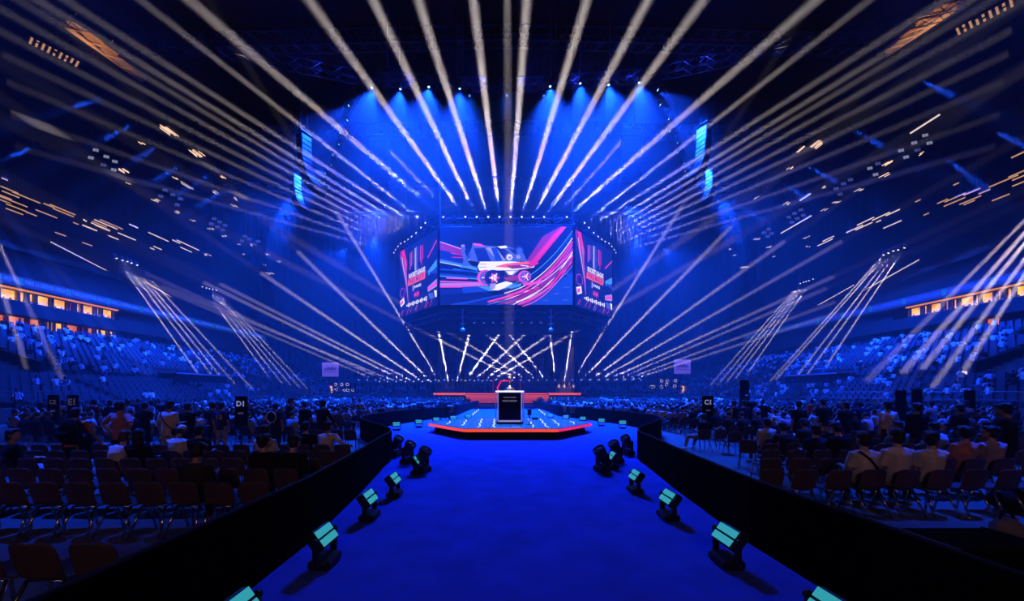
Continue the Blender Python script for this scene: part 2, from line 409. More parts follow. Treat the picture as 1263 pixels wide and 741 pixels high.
P(M_, (730, 330), (860, 130), (1000, 52), (1050, 52), (800, 350)); P(R_, (770, 330), (930, 130), (1010, 52), (1055, 52), (810, 350)); P(H_, (800, 320), (960, 110), (1020, 52), (1050, 52), (880, 240))
P(D_, (25, 560), (700, 560), (1105, 400), (1105, 690), (25, 690)); P(B_, (650, 690), (860, 590), (1105, 420), (1105, 690))
P(D_, (25, 170), (190, 230), (330, 420), (25, 330)); P(M_, (25, 185), (215, 245), (215, 280), (25, 240))
St(P_, .12, (25, 175), (215, 240)); St(W_, .04, (25, 172), (215, 236)); St(R_, .1, (110, 265), (215, 285)); St(M_, .16, (25, 235), (215, 262)); St(R_, .09, (120, 300), (320, 310))
for k, (a, b, mi, wd) in enumerate([((25, 330), (330, 400), C_, .32), ((25, 318), (330, 385), SK, .14), ((25, 342), (250, 385), W_, .06), ((130, 400), (340, 425), C_, .16), ((25, 400), (330, 420), B_, .2), ((25, 455), (345, 480), C_, .14), ((25, 440), (345, 465), B_, .22), ((75, 472), (250, 478), P_, .14), ((25, 500), (345, 510), P_, .18), ((25, 525), (360, 527), LI, .36), ((25, 540), (380, 538), P_, .30)]): St(mi, wd, a, b)
P(B_, (200, 545), (640, 520), (700, 560), (450, 590), (220, 615)); P(C_, (330, 540), (560, 530), (640, 545), (430, 580)); P(SK, (110, 690), (200, 690), (560, 590), (640, 570), (380, 610))
P(N_, (25, 610), (700, 560), (860, 540), (600, 600), (100, 690), (25, 690)); P(B_, (130, 690), (215, 690), (620, 595), (480, 612))
for k in range(9):
    o = k * 20
    pts = curve((500 + o * 1.2, 560 + o * .9), (830 + o * .55, 490 + o * 1.0), (1103, 85 + o * 1.45), 14)
    mi = (C_, D_, W_, R_, P_, M_, W_, H_, P_)[k]; St(mi, (.10, .3, .10, .26, .10, .3, .12, .22, .10)[k], *pts)
for k, (mi, wd) in enumerate(((P_, .14), (W_, .07), (M_, .22), (R_, .1), (LI, .06))):
    St(mi, wd, *curve((420 + k * 45, 668 + k * 5), (800 + k * 22, 590 + k * 12), (1103, 250 + k * 30), 14))
St(P_, .09, (410, 665), (830, 545)); St(R_, .12, (420, 672), (840, 560)); St(SK, .07, (490, 690), (700, 640)); St(C_, .07, (410, 690), (560, 650)); St(W_, .09, (620, 690), (860, 560)); St(P_, .08, (660, 690), (900, 560))
for a, b in ((1050, 440), (1055, 548), (970, 600), (885, 655), (1050, 652)): St(SK, .10, (a - 22, b + 2), (a + 22, b - 2))
# plain off-road buggy speeding to the right: wing, cabin, engine, body, fenders, wheels
P(SK, (195, 235), (215, 195), (235, 240), (245, 330), (285, 375), (255, 388), (205, 375), (215, 320)); P(N_, (225, 250), (290, 220), (330, 300), (260, 350)); P(LI, (195, 200), (225, 198), (228, 215), (198, 220)); P(C_, (185, 375), (285, 372), (280, 388), (190, 386)); St(SK, .12, (300, 200), (240, 320)); St(W_, .05, (250, 330), (320, 245))
P(SK, (290, 190), (480, 215), (560, 205), (700, 260), (735, 335), (330, 340), (260, 330)); P(D_, (300, 230), (390, 225), (440, 335), (335, 335)); P(P_, (290, 186), (360, 192), (395, 218), (300, 205)); P(LI, (395, 225), (480, 215), (560, 330), (500, 335)); P(B_, (440, 225), (480, 218), (535, 330), (480, 335)); P(N_, (480, 222), (520, 214), (600, 270), (590, 300), (545, 310)); P(W_, (490, 214), (560, 206), (575, 225), (520, 232)); P(N_, (575, 225), (640, 240), (690, 290), (620, 270))
g.disc(c2s(590, 300), .5, SK); g.disc(c2s(590, 302), .36, W_); g.disc(c2s(592, 305), .22, LI); g.disc(c2s(670, 250), .5, B_); g.disc(c2s(672, 247), .3, SK); g.disc(c2s(672, 290), .42, SK); g.disc(c2s(662, 300), .25, LI)
P(W_, (350, 338), (600, 336), (800, 350), (790, 385), (640, 408), (345, 412), (332, 375)); P(O_, (470, 380), (560, 355), (740, 335), (800, 352), (760, 390), (560, 388)); P(M_, (560, 372), (740, 358), (800, 362), (700, 392), (610, 398)); St(W_, .1, (680, 368), (745, 376)); St(N_, .05, (345, 358), (402, 360)); St(N_, .05, (345, 383), (402, 384)); P(R_, (740, 335), (800, 330), (830, 352), (770, 385))
P(LI, (550, 412), (670, 408), (620, 450), (580, 448)); P(W_, (565, 418), (640, 415), (610, 446), (590, 446)); P(M_, (540, 470), (680, 440), (680, 500), (560, 490))
for cx, cy, r in ((395, 470, 1.0), (455, 472, 1.02), (712, 462, .78)):
    g.disc(c2s(cx, cy), r, P_ if cx != 455 else D_, ry=r * .95); g.disc(c2s(cx + 8, cy), r * .8, SK if cx != 455 else N_); g.disc(c2s(cx + 12, cy), r * .55, M_); g.disc(c2s(cx + 10, cy - 3), r * .34, LI if cx != 455 else W_)
    for k in range(6):
        a = k * PI / 3; u, v = c2s(cx + 12, cy); g.strip([(u, v), (u + math.cos(a) * r * .62, v + math.sin(a) * r * .62)], .12, W_ if k % 2 else P_)
P(W_, (440, 540), (560, 500), (620, 515), (560, 550), (500, 575), (445, 572)); P(LI, (430, 520), (480, 515), (470, 560), (440, 575)); P(C_, (560, 545), (690, 515), (680, 540), (600, 560)); P(P_, (690, 520), (860, 490), (850, 520), (720, 535))
pnl = led_panel(fs, SW, SH, (0, -10.5 - .25, 5.3), 0)
go = g.build('screen_picture', GM, fs); go.location = (0, -10.5 - .28, 5.3)
# two angled side screens with the event title
SWd = math.hypot(14.75 - 8.0, 52.6 - 45) - .3; SHd = 9.2
def side_screen(sgn):
    a = Vector((sgn * 8.0, 45)); b = Vector((sgn * 14.75, 52.6)); mid = (a + b) / 2
    ang = math.atan2(b.y - a.y, b.x - a.x) if sgn > 0 else math.atan2(a.y - b.y, a.x - b.x)
    nrm = Vector((math.sin(ang), -math.cos(ang)))
    loc = Vector((mid.x + nrm.x * .14, mid.y + nrm.y * .14 - 55.5, 5.2))
    s = MB().box((0, 0, 0), (SWd + .1, .22, SHd + .1), bev=.04).build('side_screen', scr_m, cube); s.location = loc; s.rotation_euler = (0, 0, ang)
    led_panel(s, SWd, SHd, (0, -.13, 0), 0)
    g = Graphic(); W2, H2 = SWd / 2, SHd / 2
    def U(u, v): return (u * W2, v * H2)     # -1..1
    def P(mi, *p): g.poly([U(*q) for q in p], mi)
    def St(mi, wd, *p): g.strip([U(*q) for q in p], wd, mi)
    # beams of colour behind the title
    P(M_, (-1, 1), (-.72, 1), (-.55, .55), (-.58, .25)); P(R_, (-.92, .98), (-.74, .98), (-.57, .55), (-.6, .35)); P(H_, (-.85, .97), (-.76, .97), (-.6, .5))
    for k, mi in enumerate((P_, N_, W_, P_, M_, LI, P_)): St(mi, .10, (-1 + k * .06, .92 - k * .05), (-.62 + k * .02, -.02 - k * .10))
    for k, (u, mi, v) in enumerate(((-.38, P_, .3), (-.3, LI, .38), (-.22, M_, .42), (-.1, W_, .2), (-.03, LI, .12), (.04, SK, .2), (.18, P_, .36), (.25, R_, .25), (.31, R_, .4))): St(mi, .13, (u, .86 - abs(u) * .2), (u, v))
    St(H_, .10, (.55, .38), (.99, .72)); St(P_, .05, (.55, .36), (.99, .70)); P(C_, (.55, .0), (.99, .22), (.99, .02), (.6, -.12)); P(B_, (.55, -.06), (.99, -.02), (.99, -.16)); P(LI, (.55, -.42), (.99, -.3), (.99, -.5), (.56, -.56)); P(P_, (.58, -.44), (.97, -.35), (.97, -.46), (.58, -.52)); P(SK, (.58, -.60), (.8, -.62), (.9, -.85), (.7, -.86)); P(W_, (.86, -.58), (.98, -.6), (.98, -.76), (.92, -.78))
    for k in range(3): g.strip([U(-.82 + .16 * math.cos(t * .52), -.28 + .14 * math.sin(t * .52)) for t in range(13)] if k == 0 else [U(-.8 + (.08 + k * .04) * math.cos(t * .52), -.3 + (.07 + k * .04) * math.sin(t * .52)) for t in range(13)], .05, (P_, B_, M_)[k])
    P(W_, (-.98, -.52), (-.74, -.44), (-.70, -.62), (-.92, -.70)); P(P_, (-.95, -.56), (-.8, -.5), (-.78, -.6), (-.9, -.66))
    P(N_, (-.98, -.78), (.98, -.78), (.98, -.99), (-.98, -.99))
    for k in range(7): St((P_, B_, R_, LI, B_, P_, R_)[k], .08, (-.9 + k * .26, -.96), (-.78 + k * .26, -.80)); St((M_, P_, B_, P_, M_, R_, B_)[k], .06, (-.82 + k * .26, -.97), (-.7 + k * .26, -.82))
    for k in range(15):
        u = -.58 + k * .075; h = .025 + .02 * ((k * 7) % 3); P(W_, (u, -.72 - h), (u + .045, -.72 - h), (u + .045, -.72 + h), (u, -.72 + h))
    P(O_, (-.5, -.16), (.42, -.16), (.46, .03), (-.46, .03)); P(D_, (-.16, -.36), (.26, -.36), (.26, -.2), (-.16, -.2)); P(M_, (-.14, -.58), (.14, -.58), (.14, -.42), (-.14, -.42)); P(LI, (-.22, -.2), (-.16, -.2), (-.16, -.37), (-.22, -.37))
    o = g.build('screen_picture', GM, s); o.location = (0, -.16, 0)
    for body, size, mi, u, v, bold in (('ROCKET LEAGUE', .86, E_white, 0, .1, .02), ('PARIS MAJOR', 1.0, E_white, -.02, -.065, .02), ('MAJOR 2026', .5, E_white, .05, -.28, .01), ('RLCS', .5, E_pink, 0, -.5, .02)):
        if body == 'MAJOR 2026': body = 'PARIS'
        me = text_mesh(body, size, mi if body != 'PARIS MAJOR' else E_mar, .004, bold)
        wd = max(x.co.x for x in me.vertices) - min(x.co.x for x in me.vertices); tgt = {'ROCKET LEAGUE': .86, 'PARIS MAJOR': .82, 'PARIS': .36, 'RLCS': .24}[body] * W2
        q = link('screen_lettering', me, s, (u * W2, -.24, v * H2), FACE_CAM); q.scale = (tgt / wd * 1.0, .95, 1)
side_screen(-1); side_screen(1)
for i in (2, 4, 6):   # the screens that face away
    a = Vector(OCT[i]); b = Vector(OCT[(i + 1) % 8]); m = (a + b) / 2; d = b - a
    o = MB().box((0, 0, 0), (d.length - .3, .2, SHd), bev=.04).build('far_screen', scr_m, cube); o.location = (m.x, m.y - 55.5, 5.2); o.rotation_euler = (0, 0, math.atan2(d.y, d.x))
# lit underside downlights, speaker poles and hoist chains
for i in range(8):
    x = -4.2 + i * 1.25; o = MB().lathe([(.16, .3), (.18, 0), (.14, 0), (.12, .1)], 10).build('downlight', black, cube); o.location = (x, -6.5, -.75)
    q = MB().lathe([(.13, 0), (.05, -.02)], 10).build('lens', mat('lens_small_blue', (.1, .1, .3), .2, 0, (.06, .3, .9), 2.0), o)
grey = mat('pale_metal', (.5, .5, .52), .4, .6)
for sx in (-5.3, 5.4):
    o = MB().tube((0, 0, 0), (0, 0, -2.4), .11, seg=8).box((0, 0, -2.5), (.5, .5, .3), bev=.05).tube((0, 0, -.9), (0, 0, -1.0), .3, seg=10).tube((0, 0, -1.7), (0, 0, -1.8), .3, seg=10).build('drop_pole', grey, cube); o.location = (sx, -10.2, .2)
for x, y in ((-8, 45), (8, 45), (14.7, 55), (-14.7, 55), (8, 66), (-8, 66)):
    o = MB().tube((0, 0, 0), (0, 0, 24), .05, seg=5).build('hoist_chain', steel, cube); o.location = (x, y - 55.5, 11)

# ================================================================== RIG: lighting truss, cables, line arrays
def truss(pts, label, group=None, wdt=.9, hgt=.9, r=.05, name='lighting_truss', closed=False):
    P = [Vector(p) for p in pts]; c = P[len(P) // 2]
    t = thing(name, label, 'truss', c, 0, group)
    ch = MB(); lc = MB()
    for a, b in zip(P, P[1:]):
        d = b - a; s = Vector((-d.y, d.x, 0)).normalized() * wdt / 2; h = Vector((0, 0, hgt / 2))
        cs = [(s, h), (s, -h), (-s, h), (-s, -h)]
        for u, v in cs: ch.tube(a + u + v - c, b + u + v - c, r, seg=5)
        n = max(2, int(d.length / 1.0))
        for i in range(n):
            p = a + d * (i / n) - c; q = a + d * ((i + 1) / n) - c; k = 1 if i % 2 else -1
            lc.tube(p + s + h * k, q + s - h * k, r * .6, seg=4, cap=False); lc.tube(p - s + h * k, q - s - h * k, r * .6, seg=4, cap=False)
            lc.tube(p + s * k + h, q - s * k + h, r * .6, seg=4, cap=False)
            lc.tube(p + s * k - h, q - s * k - h, r * .6, seg=4, cap=False)
    ch.build('chords', steel, t); lc.build('lacing', steel, t); return t
TZ = 36.6
truss([(-46, 33, TZ), (-31, 37, TZ), (-15.7, 41, TZ), (0, 42, TZ), (15.7, 40.6, TZ), (31, 36.4, TZ), (46, 32, TZ)], 'long curved lighting truss over the front of the hanging screens')
truss([(-16.5, 42.0, TZ), (-19, 45, TZ), (-24, 53, TZ), (-29.5, 61, TZ)], 'straight lighting truss running back from the curved truss on the left')
truss([(16.5, 41.6, TZ), (19.5, 45, TZ), (24.7, 53, TZ), (30.2, 61, TZ)], 'straight lighting truss running back from the curved truss on the right')
# eight front wash lights and the side runs
fr = [(459, 106), (494, 107.5), (529, 105), (567, 107), (678.5, 104.5), (715.5, 100.5), (750.5, 102.5), (788, 99.5)]
for i, (px, py) in enumerate(fr):
    p = up(px, py, 35.7)
    wash(p, (.03 * (i - 3.5), -.08 + .10 * (i % 2), -1), 'blue wash light, %s from the left along the curved front truss' % ordinal(i + 1), 'blue wash lights on the front truss', WASH_F, 1.35)
sl = [(432, 129), (430, 147), (421, 162.6), (419.5, 177), (412, 190), (410, 202), (402.6, 213), (401.8, 224)]
sr = [(809.5, 109.5), (812.5, 128), (823, 145.5), (824.5, 160.5), (834, 175), (834.5, 187), (842.5, 200), (843.5, 210)]
for nm, lst, sg in (('left', sl, -1), ('right', sr, 1)):
    for i, (px, py) in enumerate(lst):
        p = up(px, py, 35.7)
        wash(p, (sg * .75, -.15, -.75), 'blue wash light, %s from the front along the %s side truss' % (ordinal(i + 1), nm), 'blue wash lights on the side trusses', WASH_S, .8)
for i, px in enumerate((400, 440, 512, 600, 640, 700, 735, 770, 830, 860)):  # added blue fill lamps, there only to light up the truss
    Y = 41.3 if 450 < px < 800 else 39; p = Vector((at(px, 100, Y).x, Y - (abs(px - 625) / 250) ** 2 * .5, TZ)); d = Vector((-1 if px < 625 else 1, .1, .15)).normalized()
    t = thing('added_truss_fill_lamp', 'small blue fill lamp added inside the curved front truss, %s from the left' % ordinal(i + 1), 'stage light', p, 0, 'added fill lamps in the front truss')
    MB().lathe([(.06, -.25), (.10, -.2), (.11, 0), (.09, 0), (.08, -.05)], 10, basis(d)).build('added_can', black, t); spot(t, d * .1, d, 2.4, 700, (.02, .05, 1), .08)
cable_m = mat('hoist_steel', (.35, .35, .38), .4, .9)
for i, (px, Y, n) in enumerate([(478, 41, 3), (493, 40.7, 2), (529, 41.6, 2), (563, 42, 3), (571, 41.5, 2), (680, 42, 3), (686, 41.5, 2), (716, 41, 2), (752, 40.8, 2)]):
    x = at(px, 100, Y).x
    t = thing('hoist', ['slack pair of hoist chains', 'taut hoist chain'][n == 2] + ' %s from the left above the curved truss' % ordinal(i + 1), 'hoist', (x, Y, TZ + .5), 0, 'hoists over the front truss')
    MB().tube((0, 0, .6), (0, 0, 10.3), .07 if n == 3 else .05, seg=5).build('chain', cable_m, t)
    MB().box((0, 0, .35), (.35, .3, .55), bev=.06).tube((0, 0, .05), (0, 0, -.2), .06, seg=6).build('motor', black, t)

gril = mat('speaker_grille', (.13, .15, .18), .5, .4); cab = mat('speaker_cabinet', (.003, .003, .004), .8, spec=.1)
def line_array(top, az, n, label, curl=58, wdt=1.35, dep=.85, hh=.56, lean=0):
    """J of cabinets: az turns the face; cabinets pivot one under another"""
    t = thing('line_array', label, 'speaker array', top, az, 'hanging line arrays')
    MB().box((0, 0, .35), (wdt, dep * .9, .14), bev=.03).tube((-.4, 0, .4), (-.4, 0, 14), .035, seg=5).tube((.4, 0, .4), (.4, 0, 14), .035, seg=5).build('fly_bar', black, t)
    p = Vector((0, 0, 0)); a = 0
    for i in range(n):
        a = lean + math.radians(curl) * (i / (n - 1)) ** 1.7
        M = Matrix.Rotation(-a, 3, 'X')     # faces -Y, lower ones look further down
        c = p + M @ Vector((0, 0, -hh / 2)); e = Euler((-a, 0, 0))
        M2 = Matrix.Rotation(a, 3, 'X')
        c = p + M2 @ Vector((0, 0, -hh / 2))
        b = MB().box((0, .0, 0), (wdt, dep, hh * .94), bev=.05).build('cabinet', cab, t); b.location = c; b.rotation_euler = (a, 0, 0)
        q = MB().box((0, dep / 2 + .015, 0), (wdt * .86, .03, hh * .7))
        for k in range(5): q.box((-wdt * .36 + k * wdt * .18, dep / 2 + .035, 0), (.05, .04, hh * .8))
        q.box((0, dep / 2 + .04, .12), (wdt * .8, .04, .05)); q.build('rear_panel', gril, b)
        MB().box((0, -dep / 2 - .012, 0), (wdt * .94, .02, hh * .8)).build('front_grille', mat('front_grille', (.0015, .0015, .002), .9, spec=.02), b)
        p = p + M2 @ Vector((0, 0, -hh))
    return t
# face of each side array looks out to the stands, its lit rear frames towards the centre
line_array(at(375, 168, 42), -PI / 2 - .45, 14, 'large curved line array nearest on the left of the screens, rear frames lit blue')
line_array(at(364, 216, 53), -PI / 2 - .3, 12, 'smaller curved line array just behind the large one on the left')
line_array(at(868, 158, 42), PI / 2 + .45, 14, 'large curved line array nearest on the right of the screens, rear frames lit blue')
line_array(at(878, 208, 53), PI / 2 + .3, 12, 'smaller curved line array just behind the large one on the right')
line_array(at(468.5, 172, 43.2), 0, 11, 'flat-faced line array facing the camera left of centre among the beams', curl=14, wdt=2.2, hh=.50)
line_array(at(778, 165, 43.2), 0, 11, 'flat-faced line array facing the camera right of centre among the beams', curl=14, wdt=2.2, hh=.50)
# ================================================================== BEAMS
# upper fan from the top rim of the hanging screens (source pixel, pixel the beam passes, reach)
front = [(547.8, 1.172), (561.2, .97), (574.6, .72), (588.5, .477), (602.5, .322), (616.2, .12), (629.6, -.075), (643.3, -.30), (656.7, -.53), (670.3, -.735), (684, -.873), (698, -1.15)]
for i, (px, s) in enumerate(front):
    src = at(px, 268.5, 45.0); short = i in (1, 10)
    if i == 1: dst = at(480.5, 186, 43.6)
    elif i == 10: dst = at(766, 175, 43.6)
    else: dst = at(px - s * 300, 268.5 - 300, 19.0)
    beam(src, dst, 'white beam light, %s from left on the front top rim of the screens' % ordinal(i + 1), 'beam lights on the top rim of the screens', PB_TOP, .20, .015, extra=0 if short else 3)
Lp = [((526, 276), .783, 1), ((520.7, 281.6), .64, .8), ((514.7, 288), .615, 1), ((509.3, 292.5), .60, .75), ((505, 296), .565, .9), ((500.7, 298.7), .52, .8), ((496, 301), .475, .7), ((492.5, 304.5), .42, .6), ((489.5, 308.4), .35, .5), ((487.5, 312), .28, .42)]
for sg, nm in ((-1, 'left'), (1, 'right')):
    for i, ((px, py), s, f) in enumerate(Lp):
        Y = 45.6 + i * .95
        if sg > 0: px = 1245.5 - px
        src = at(px, py, Y); k = 330 if i < 5 else 300
        dst = at(px + sg * k, py - k * s, 24 + i * 1.3)
        beam(src, dst, 'white beam light, %s from front on the %s top rim of the screens' % (ordinal(i + 1), nm), 'beam lights on the top rim of the screens', PB_TOP * f * (.42 - .02 * i), .14, .013, extra=8, haze=HAZE_F)
# low row at the back of the stage
low = [((469, 470.8), (380, 433), 300, .35), ((479, 470.8), (381, 427), 300, .35), ((489.6, 470.8), (389.5, 430), 290, .5), ((501, 470.8), (418, 430), 250, .8), ((511, 470.8), (430, 430), 240, .7), ((521.6, 470.8), (461, 430), 200, 1), ((531.8, 470.8), (490, 430), 165, 1), ((541.8, 470.2), (517.4, 430), 127, 1.25),
       ((706.2, 469), (730.7, 430), 135, 1.25), ((717, 469), (755, 430), 185, 1.1), ((727.8, 468.7), (782, 430), 240, 1), ((738.5, 468.5), (806, 430), 300, .9), ((749, 468.3), (833, 430), 280, .7), ((760, 468.2), (848, 430), 260, .4), ((770.5, 468), (871, 431), 260, .35), ((781, 467.5), (884, 434), 250, .3)]
for i, (a, b, dx, f) in enumerate(low):
    sx = -1 if b[0] < a[0] else 1; s = (a[1] - b[1]) / abs(b[0] - a[0])
    e = (a[0] + sx * dx, a[1] - dx * s)
    beam(at(a[0], a[1], 78), at(e[0], e[1], 46 if i not in (7, 8) else 50), 'white beam light, %s from left, %s outer run of low row behind stage' % (ordinal(i + 1 if i < 8 else i - 7), 'left' if i < 8 else 'right'), 'beam lights in the low row behind the stage', PB_LOW * f, .16, .0075, hang=False)
inner = [((553, 470.2), (541.3, 410)), ((563.5, 470), (578.7, 413)), ((573.6, 470), (615, 413)), ((584.4, 470), (646.5, 413)), ((594.5, 470), (672.8, 415)), ((605, 470), (699, 415)),
         ((643, 470), (530, 413)), ((653.6, 470), (567.6, 418)), ((664.3, 470), (604, 415)), ((674.9, 470), (629.3, 413)), ((685.4, 470), (677.9, 411)), ((696, 470), (705, 408))]
for i, (a, b) in enumerate(inner):
    f = 1.0 if i in (0, 1, 2, 8, 9, 10, 11) else .55
    beam(at(a[0], a[1], 78), at(b[0], b[1], 68.3), 'white beam light, %s from left, crossing middle run of low row behind stage' % ordinal(i + 1), 'beam lights in the low row behind the stage', PB_IN * f, .17, .026)
truss([at(425, 469.5, 78.6), at(621, 471, 78.6), at(815, 468.5, 78.6)], 'low straight lighting truss across the back of the stage', wdt=.5, hgt=.5)
for i in range(34):
    px = 442.8 + i * 10.52
    p = at(px, 468.6, 78.0)
    t = fixture('wash_light', 'small blue wash light, %s from left in the low row behind the stage' % ordinal(i + 1), 'blue wash lights in the low row', p, Vector((CX - p.x * .3, -78, 3)), ME_LENS_B, scale=1.2)
# side groups
def fan(nm, tops, bots, Yt, Yb, power, r0, spread, where):
    for i, (a, b) in enumerate(zip(tops, bots)):
        beam(at(a[0], a[1], Yt), at(b[0], b[1], Yb), 'white beam light, %s of five over the %s' % (ordinal(i + 1) + ' from the ' + ('left' if a[0] < 600 else 'right'), where), 'beam light fans over the stands', power * (1 - .06 * i), r0, spread, hang=True, haze=HAZE_S)
fan('A', [(142.7, 317), (150, 319.5), (156, 321), (161, 323), (168, 325.5)], [(249, 467.6), (266, 469), (285, 480), (290, 474), (311, 479)], 50, 50, PB_SIDE, .07, .0085, 'middle left stand')
fan('B', [(249, 352.5), (253.7, 354), (257.4, 355), (261.5, 356), (266, 357)], [(341, 477.7), (352, 478), (361, 478), (370, 478.5), (379, 479)], 68, 66, PB_SIDE * 1.1, .085, .0085, 'far left stand')
fan('A2', [(1116.6, 304), (1109, 306.7), (1103, 308), (1097, 310.7), (1091, 313)], [(1005, 472.7), (988, 472), (976, 473), (957, 468), (950, 470)], 50, 50, PB_SIDE, .07, .0085, 'middle right stand')
fan('B2', [(1003.6, 343), (998.6, 345), (995, 346), (992, 347), (988, 348.5)], [(912.5, 474), (901, 475), (893, 475), (885, 475), (876, 475)], 68, 66, PB_SIDE * 1.1, .085, .0085, 'far right stand')
fan('C', [(-70, 172), (-60, 180), (-52, 192), (-46, 206), (-40, 226)], [(187, 463), (158, 460), (108, 469), (82, 479), (42, 480)], 33, 31, PB_SIDE * .75, .13, .017, 'near left stand')
fan('C2', [(1330, 205), (1326, 216), (1320, 232), (1318, 244), (1316, 256)], [(1069, 471), (1113, 460), (1137, 455), (1150, 478), (1174, 480)], 33, 31, PB_SIDE * 1.2, .13, .021, 'near right stand')
# vertical light on the trophy and two soft ones
TROPHY_Y = 19.5; XC = CX + (628.5 - HX) / F * TROPHY_Y
beam((XC - .25, TROPHY_Y, 43), (XC, TROPHY_Y, 3), 'narrow white beam light pointing straight down on the trophy', 'downlights', PB_DOWN, .16, .007, hang=True)
# blue beam puffs out over the side stands
for i, (px, py, dx, dy, Y) in enumerate([(132, 119, -26, 8, 45), (167, 152, -24, 12, 48), (206, 173, -26, 16, 52), (232, 196, -26, 18, 55), (262, 213, -28, 18, 58), (284, 230, -26, 16, 62), (46, 180, -20, 8, 40),
                                          (1128, 96, 30, 14, 45), (1047, 158, 26, 14, 50), (1220, 158, 40, 20, 42), (1161, 191, 34, 26, 45), (990, 202, 26, 14, 56), (960, 222, 24, 16, 60), (905, 250, 24, 14, 70)]):
    nm = 'left' if px < 600 else 'right'
    beam(at(px, py, Y), at(px + dx * 1.6, py + dy * 1.6, Y - 1), 'small blue beam light in the roof over the %s stand, %s of its run' % (nm, ordinal(i + 1 if i < 7 else i - 6)), 'blue beam lights in the roof', PB_BLUE, .16, .16, col=(.01, .08, 1), hang=True, name='blue_beam_light')

# ================================================================== PLATFORM, PODIUM, TROPHY
PX = .0
plat = thing('stage_platform', 'low hexagonal LED platform with orange glowing rim in the middle of the blue carpet', 'platform', (PX, 20.5, 0))
HEXP = [(-2.1, -3.9), (2.1, -3.9), (4.25, -.9), (4.25, .6), (2.2, 3.6), (-2.2, 3.6), (-4.25, .6), (-4.25, -.9)]
MB().prism([(x * .93, y * .93) for x, y in HEXP], .012, .33).build('skirt', fabric_black, plat)
rim = MB()
MB().prism(HEXP, .33, .48).build('deck', black, plat)
E_rim = mat('rim_orange', (.1, .02, .01), .4, 0, (1, .07, .012), 1.0, True); E_rimr = mat('rim_red', (.1, .02, .01), .4, 0, (.9, .02, .06), .9, True)
for i in range(8):
    a = Vector((*HEXP[i], 0)); b = Vector((*HEXP[(i + 1) % 8], 0)); d = b - a; n = Vector((d.y, -d.x, 0)).normalized(); m = (a + b) / 2 + n * .02
    o = MB().box((0, 0, 0), (d.length, .04, .13), bev=.015).build('rim_light', E_rimr if i in (1, 2) else E_rim, plat); o.location = (m.x, m.y, .41); o.rotation_euler = (0, 0, math.atan2(d.y, d.x))
# LED floor tiles, polished, each slightly out of level so that the beams break into zigzags
tile_m = bpy.data.materials.new('led_floor_tile'); tile_m.use_nodes = True
p = tile_m.node_tree.nodes['Principled BSDF']; p.inputs['Base Color'].default_value = (.02, .05, .2, 1); p.inputs['Roughness'].default_value = .12; p.inputs['Specular IOR Level'].default_value = .9
p.inputs['Emission Color'].default_value = (.008, .11, .62, 1); p.inputs['Emission Strength'].default_value = 1.2
tl_ = MB(); ring = HEXP
def inside(x, y, k=.96):
    P = [(a * k, b * k) for a, b in ring]
    return all((P[(i + 1) % 8][0] - P[i][0]) * (y - P[i][1]) - (P[(i + 1) % 8][1] - P[i][1]) * (x - P[i][0]) >= 0 for i in range(8))
def clip_cell(x0, y0, x1, y1, k=.965):
    poly = [(x0, y0), (x1, y0), (x1, y1), (x0, y1)]
    P = [(a * k, b * k) for a, b in ring]
    for i in range(8):
        a = P[i]; b = P[(i + 1) % 8]; out = []
        def sd(q): return (b[0] - a[0]) * (q[1] - a[1]) - (b[1] - a[1]) * (q[0] - a[0])
        for j in range(len(poly)):
            u, v = poly[j], poly[(j + 1) % len(poly)]; su, sv = sd(u), sd(v)
            if su >= 0: out.append(u)
            if su * sv < 0:
                t = su / (su - sv); out.append((u[0] + (v[0] - u[0]) * t, u[1] + (v[1] - u[1]) * t))
        poly = out
        if len(poly) < 3: return None
    return poly
c = .5
for i in range(-9, 9):
    for j in range(-9, 9):
        q = clip_cell(i * c + .012, j * c + .012, (i + 1) * c - .012, (j + 1) * c - .012)
        if not q: continue
        tx, ty = R.uniform(-.012, .012), R.uniform(-.012, .012)
        tl_.add([(x, y, .487 + (x - i * c) * tx + (y - j * c) * ty) for x, y in q], [tuple(range(len(q)))])
tl_.build('led_floor', tile_m, plat)
E_zig = mat('deck_reflection', (.3, .3, .4), .3, 0, (.75, .8, 1), 1.4)
for x, s in ((-3.1, 1), (-2.3, -1), (-1.5, 1), (-.8, -1), (2.35, -1), (1.05, 1), (3.2, 1), (1.7, -1)):   # broken beam reflections painted as emissive lines on the tiles
    pts = []; n = 6
    for k in range(n + 1):
        y = -3.2 + k * .95; pts.append((x + s * (.06 if k % 2 else -.05) + x * .02 * k, y))
    pts = [q for q in pts if inside(q[0], q[1], .9)]
    if len(pts) > 1:
        mb = MB()
        for a, b in zip(pts, pts[1:]):
            d = Vector((b[0] - a[0], b[1] - a[1], 0)); nn = Vector((-d.y, d.x, 0)).normalized() * .017
            A = Vector((a[0], a[1], .502)); B = Vector((b[0], b[1], .502))
            mb.add([A + nn, A - nn, B - nn, B + nn], [(0, 1, 2, 3)])
        mb.build('painted_reflection', E_zig, plat)
pod = thing('podium', 'glass-sided display podium with white lit edges under the trophy', 'podium', (XC, TROPHY_Y, .495))
PW = .62
MB().box((0, 0, .06), (1.36, 1.36, .12), bev=.03).build('plinth', black, pod)
MB().box((0, 0, .86), (1.16, 1.16, 1.5)).build('core', mat('podium_core', (.03, .03, .16), .12), pod)
glass = bpy.data.materials.new('podium_glass'); glass.use_nodes = True
p = glass.node_tree.nodes['Principled BSDF']; p.inputs['Base Color'].default_value = (.6, .7, 1, 1); p.inputs['Transmission Weight'].default_value = 1; p.inputs['Roughness'].default_value = .03; p.inputs['IOR'].default_value = 1.2
MB().box((0, -PW - .0, .86), (1.24, .02, 1.5)).build('glass_pane', glass, pod)
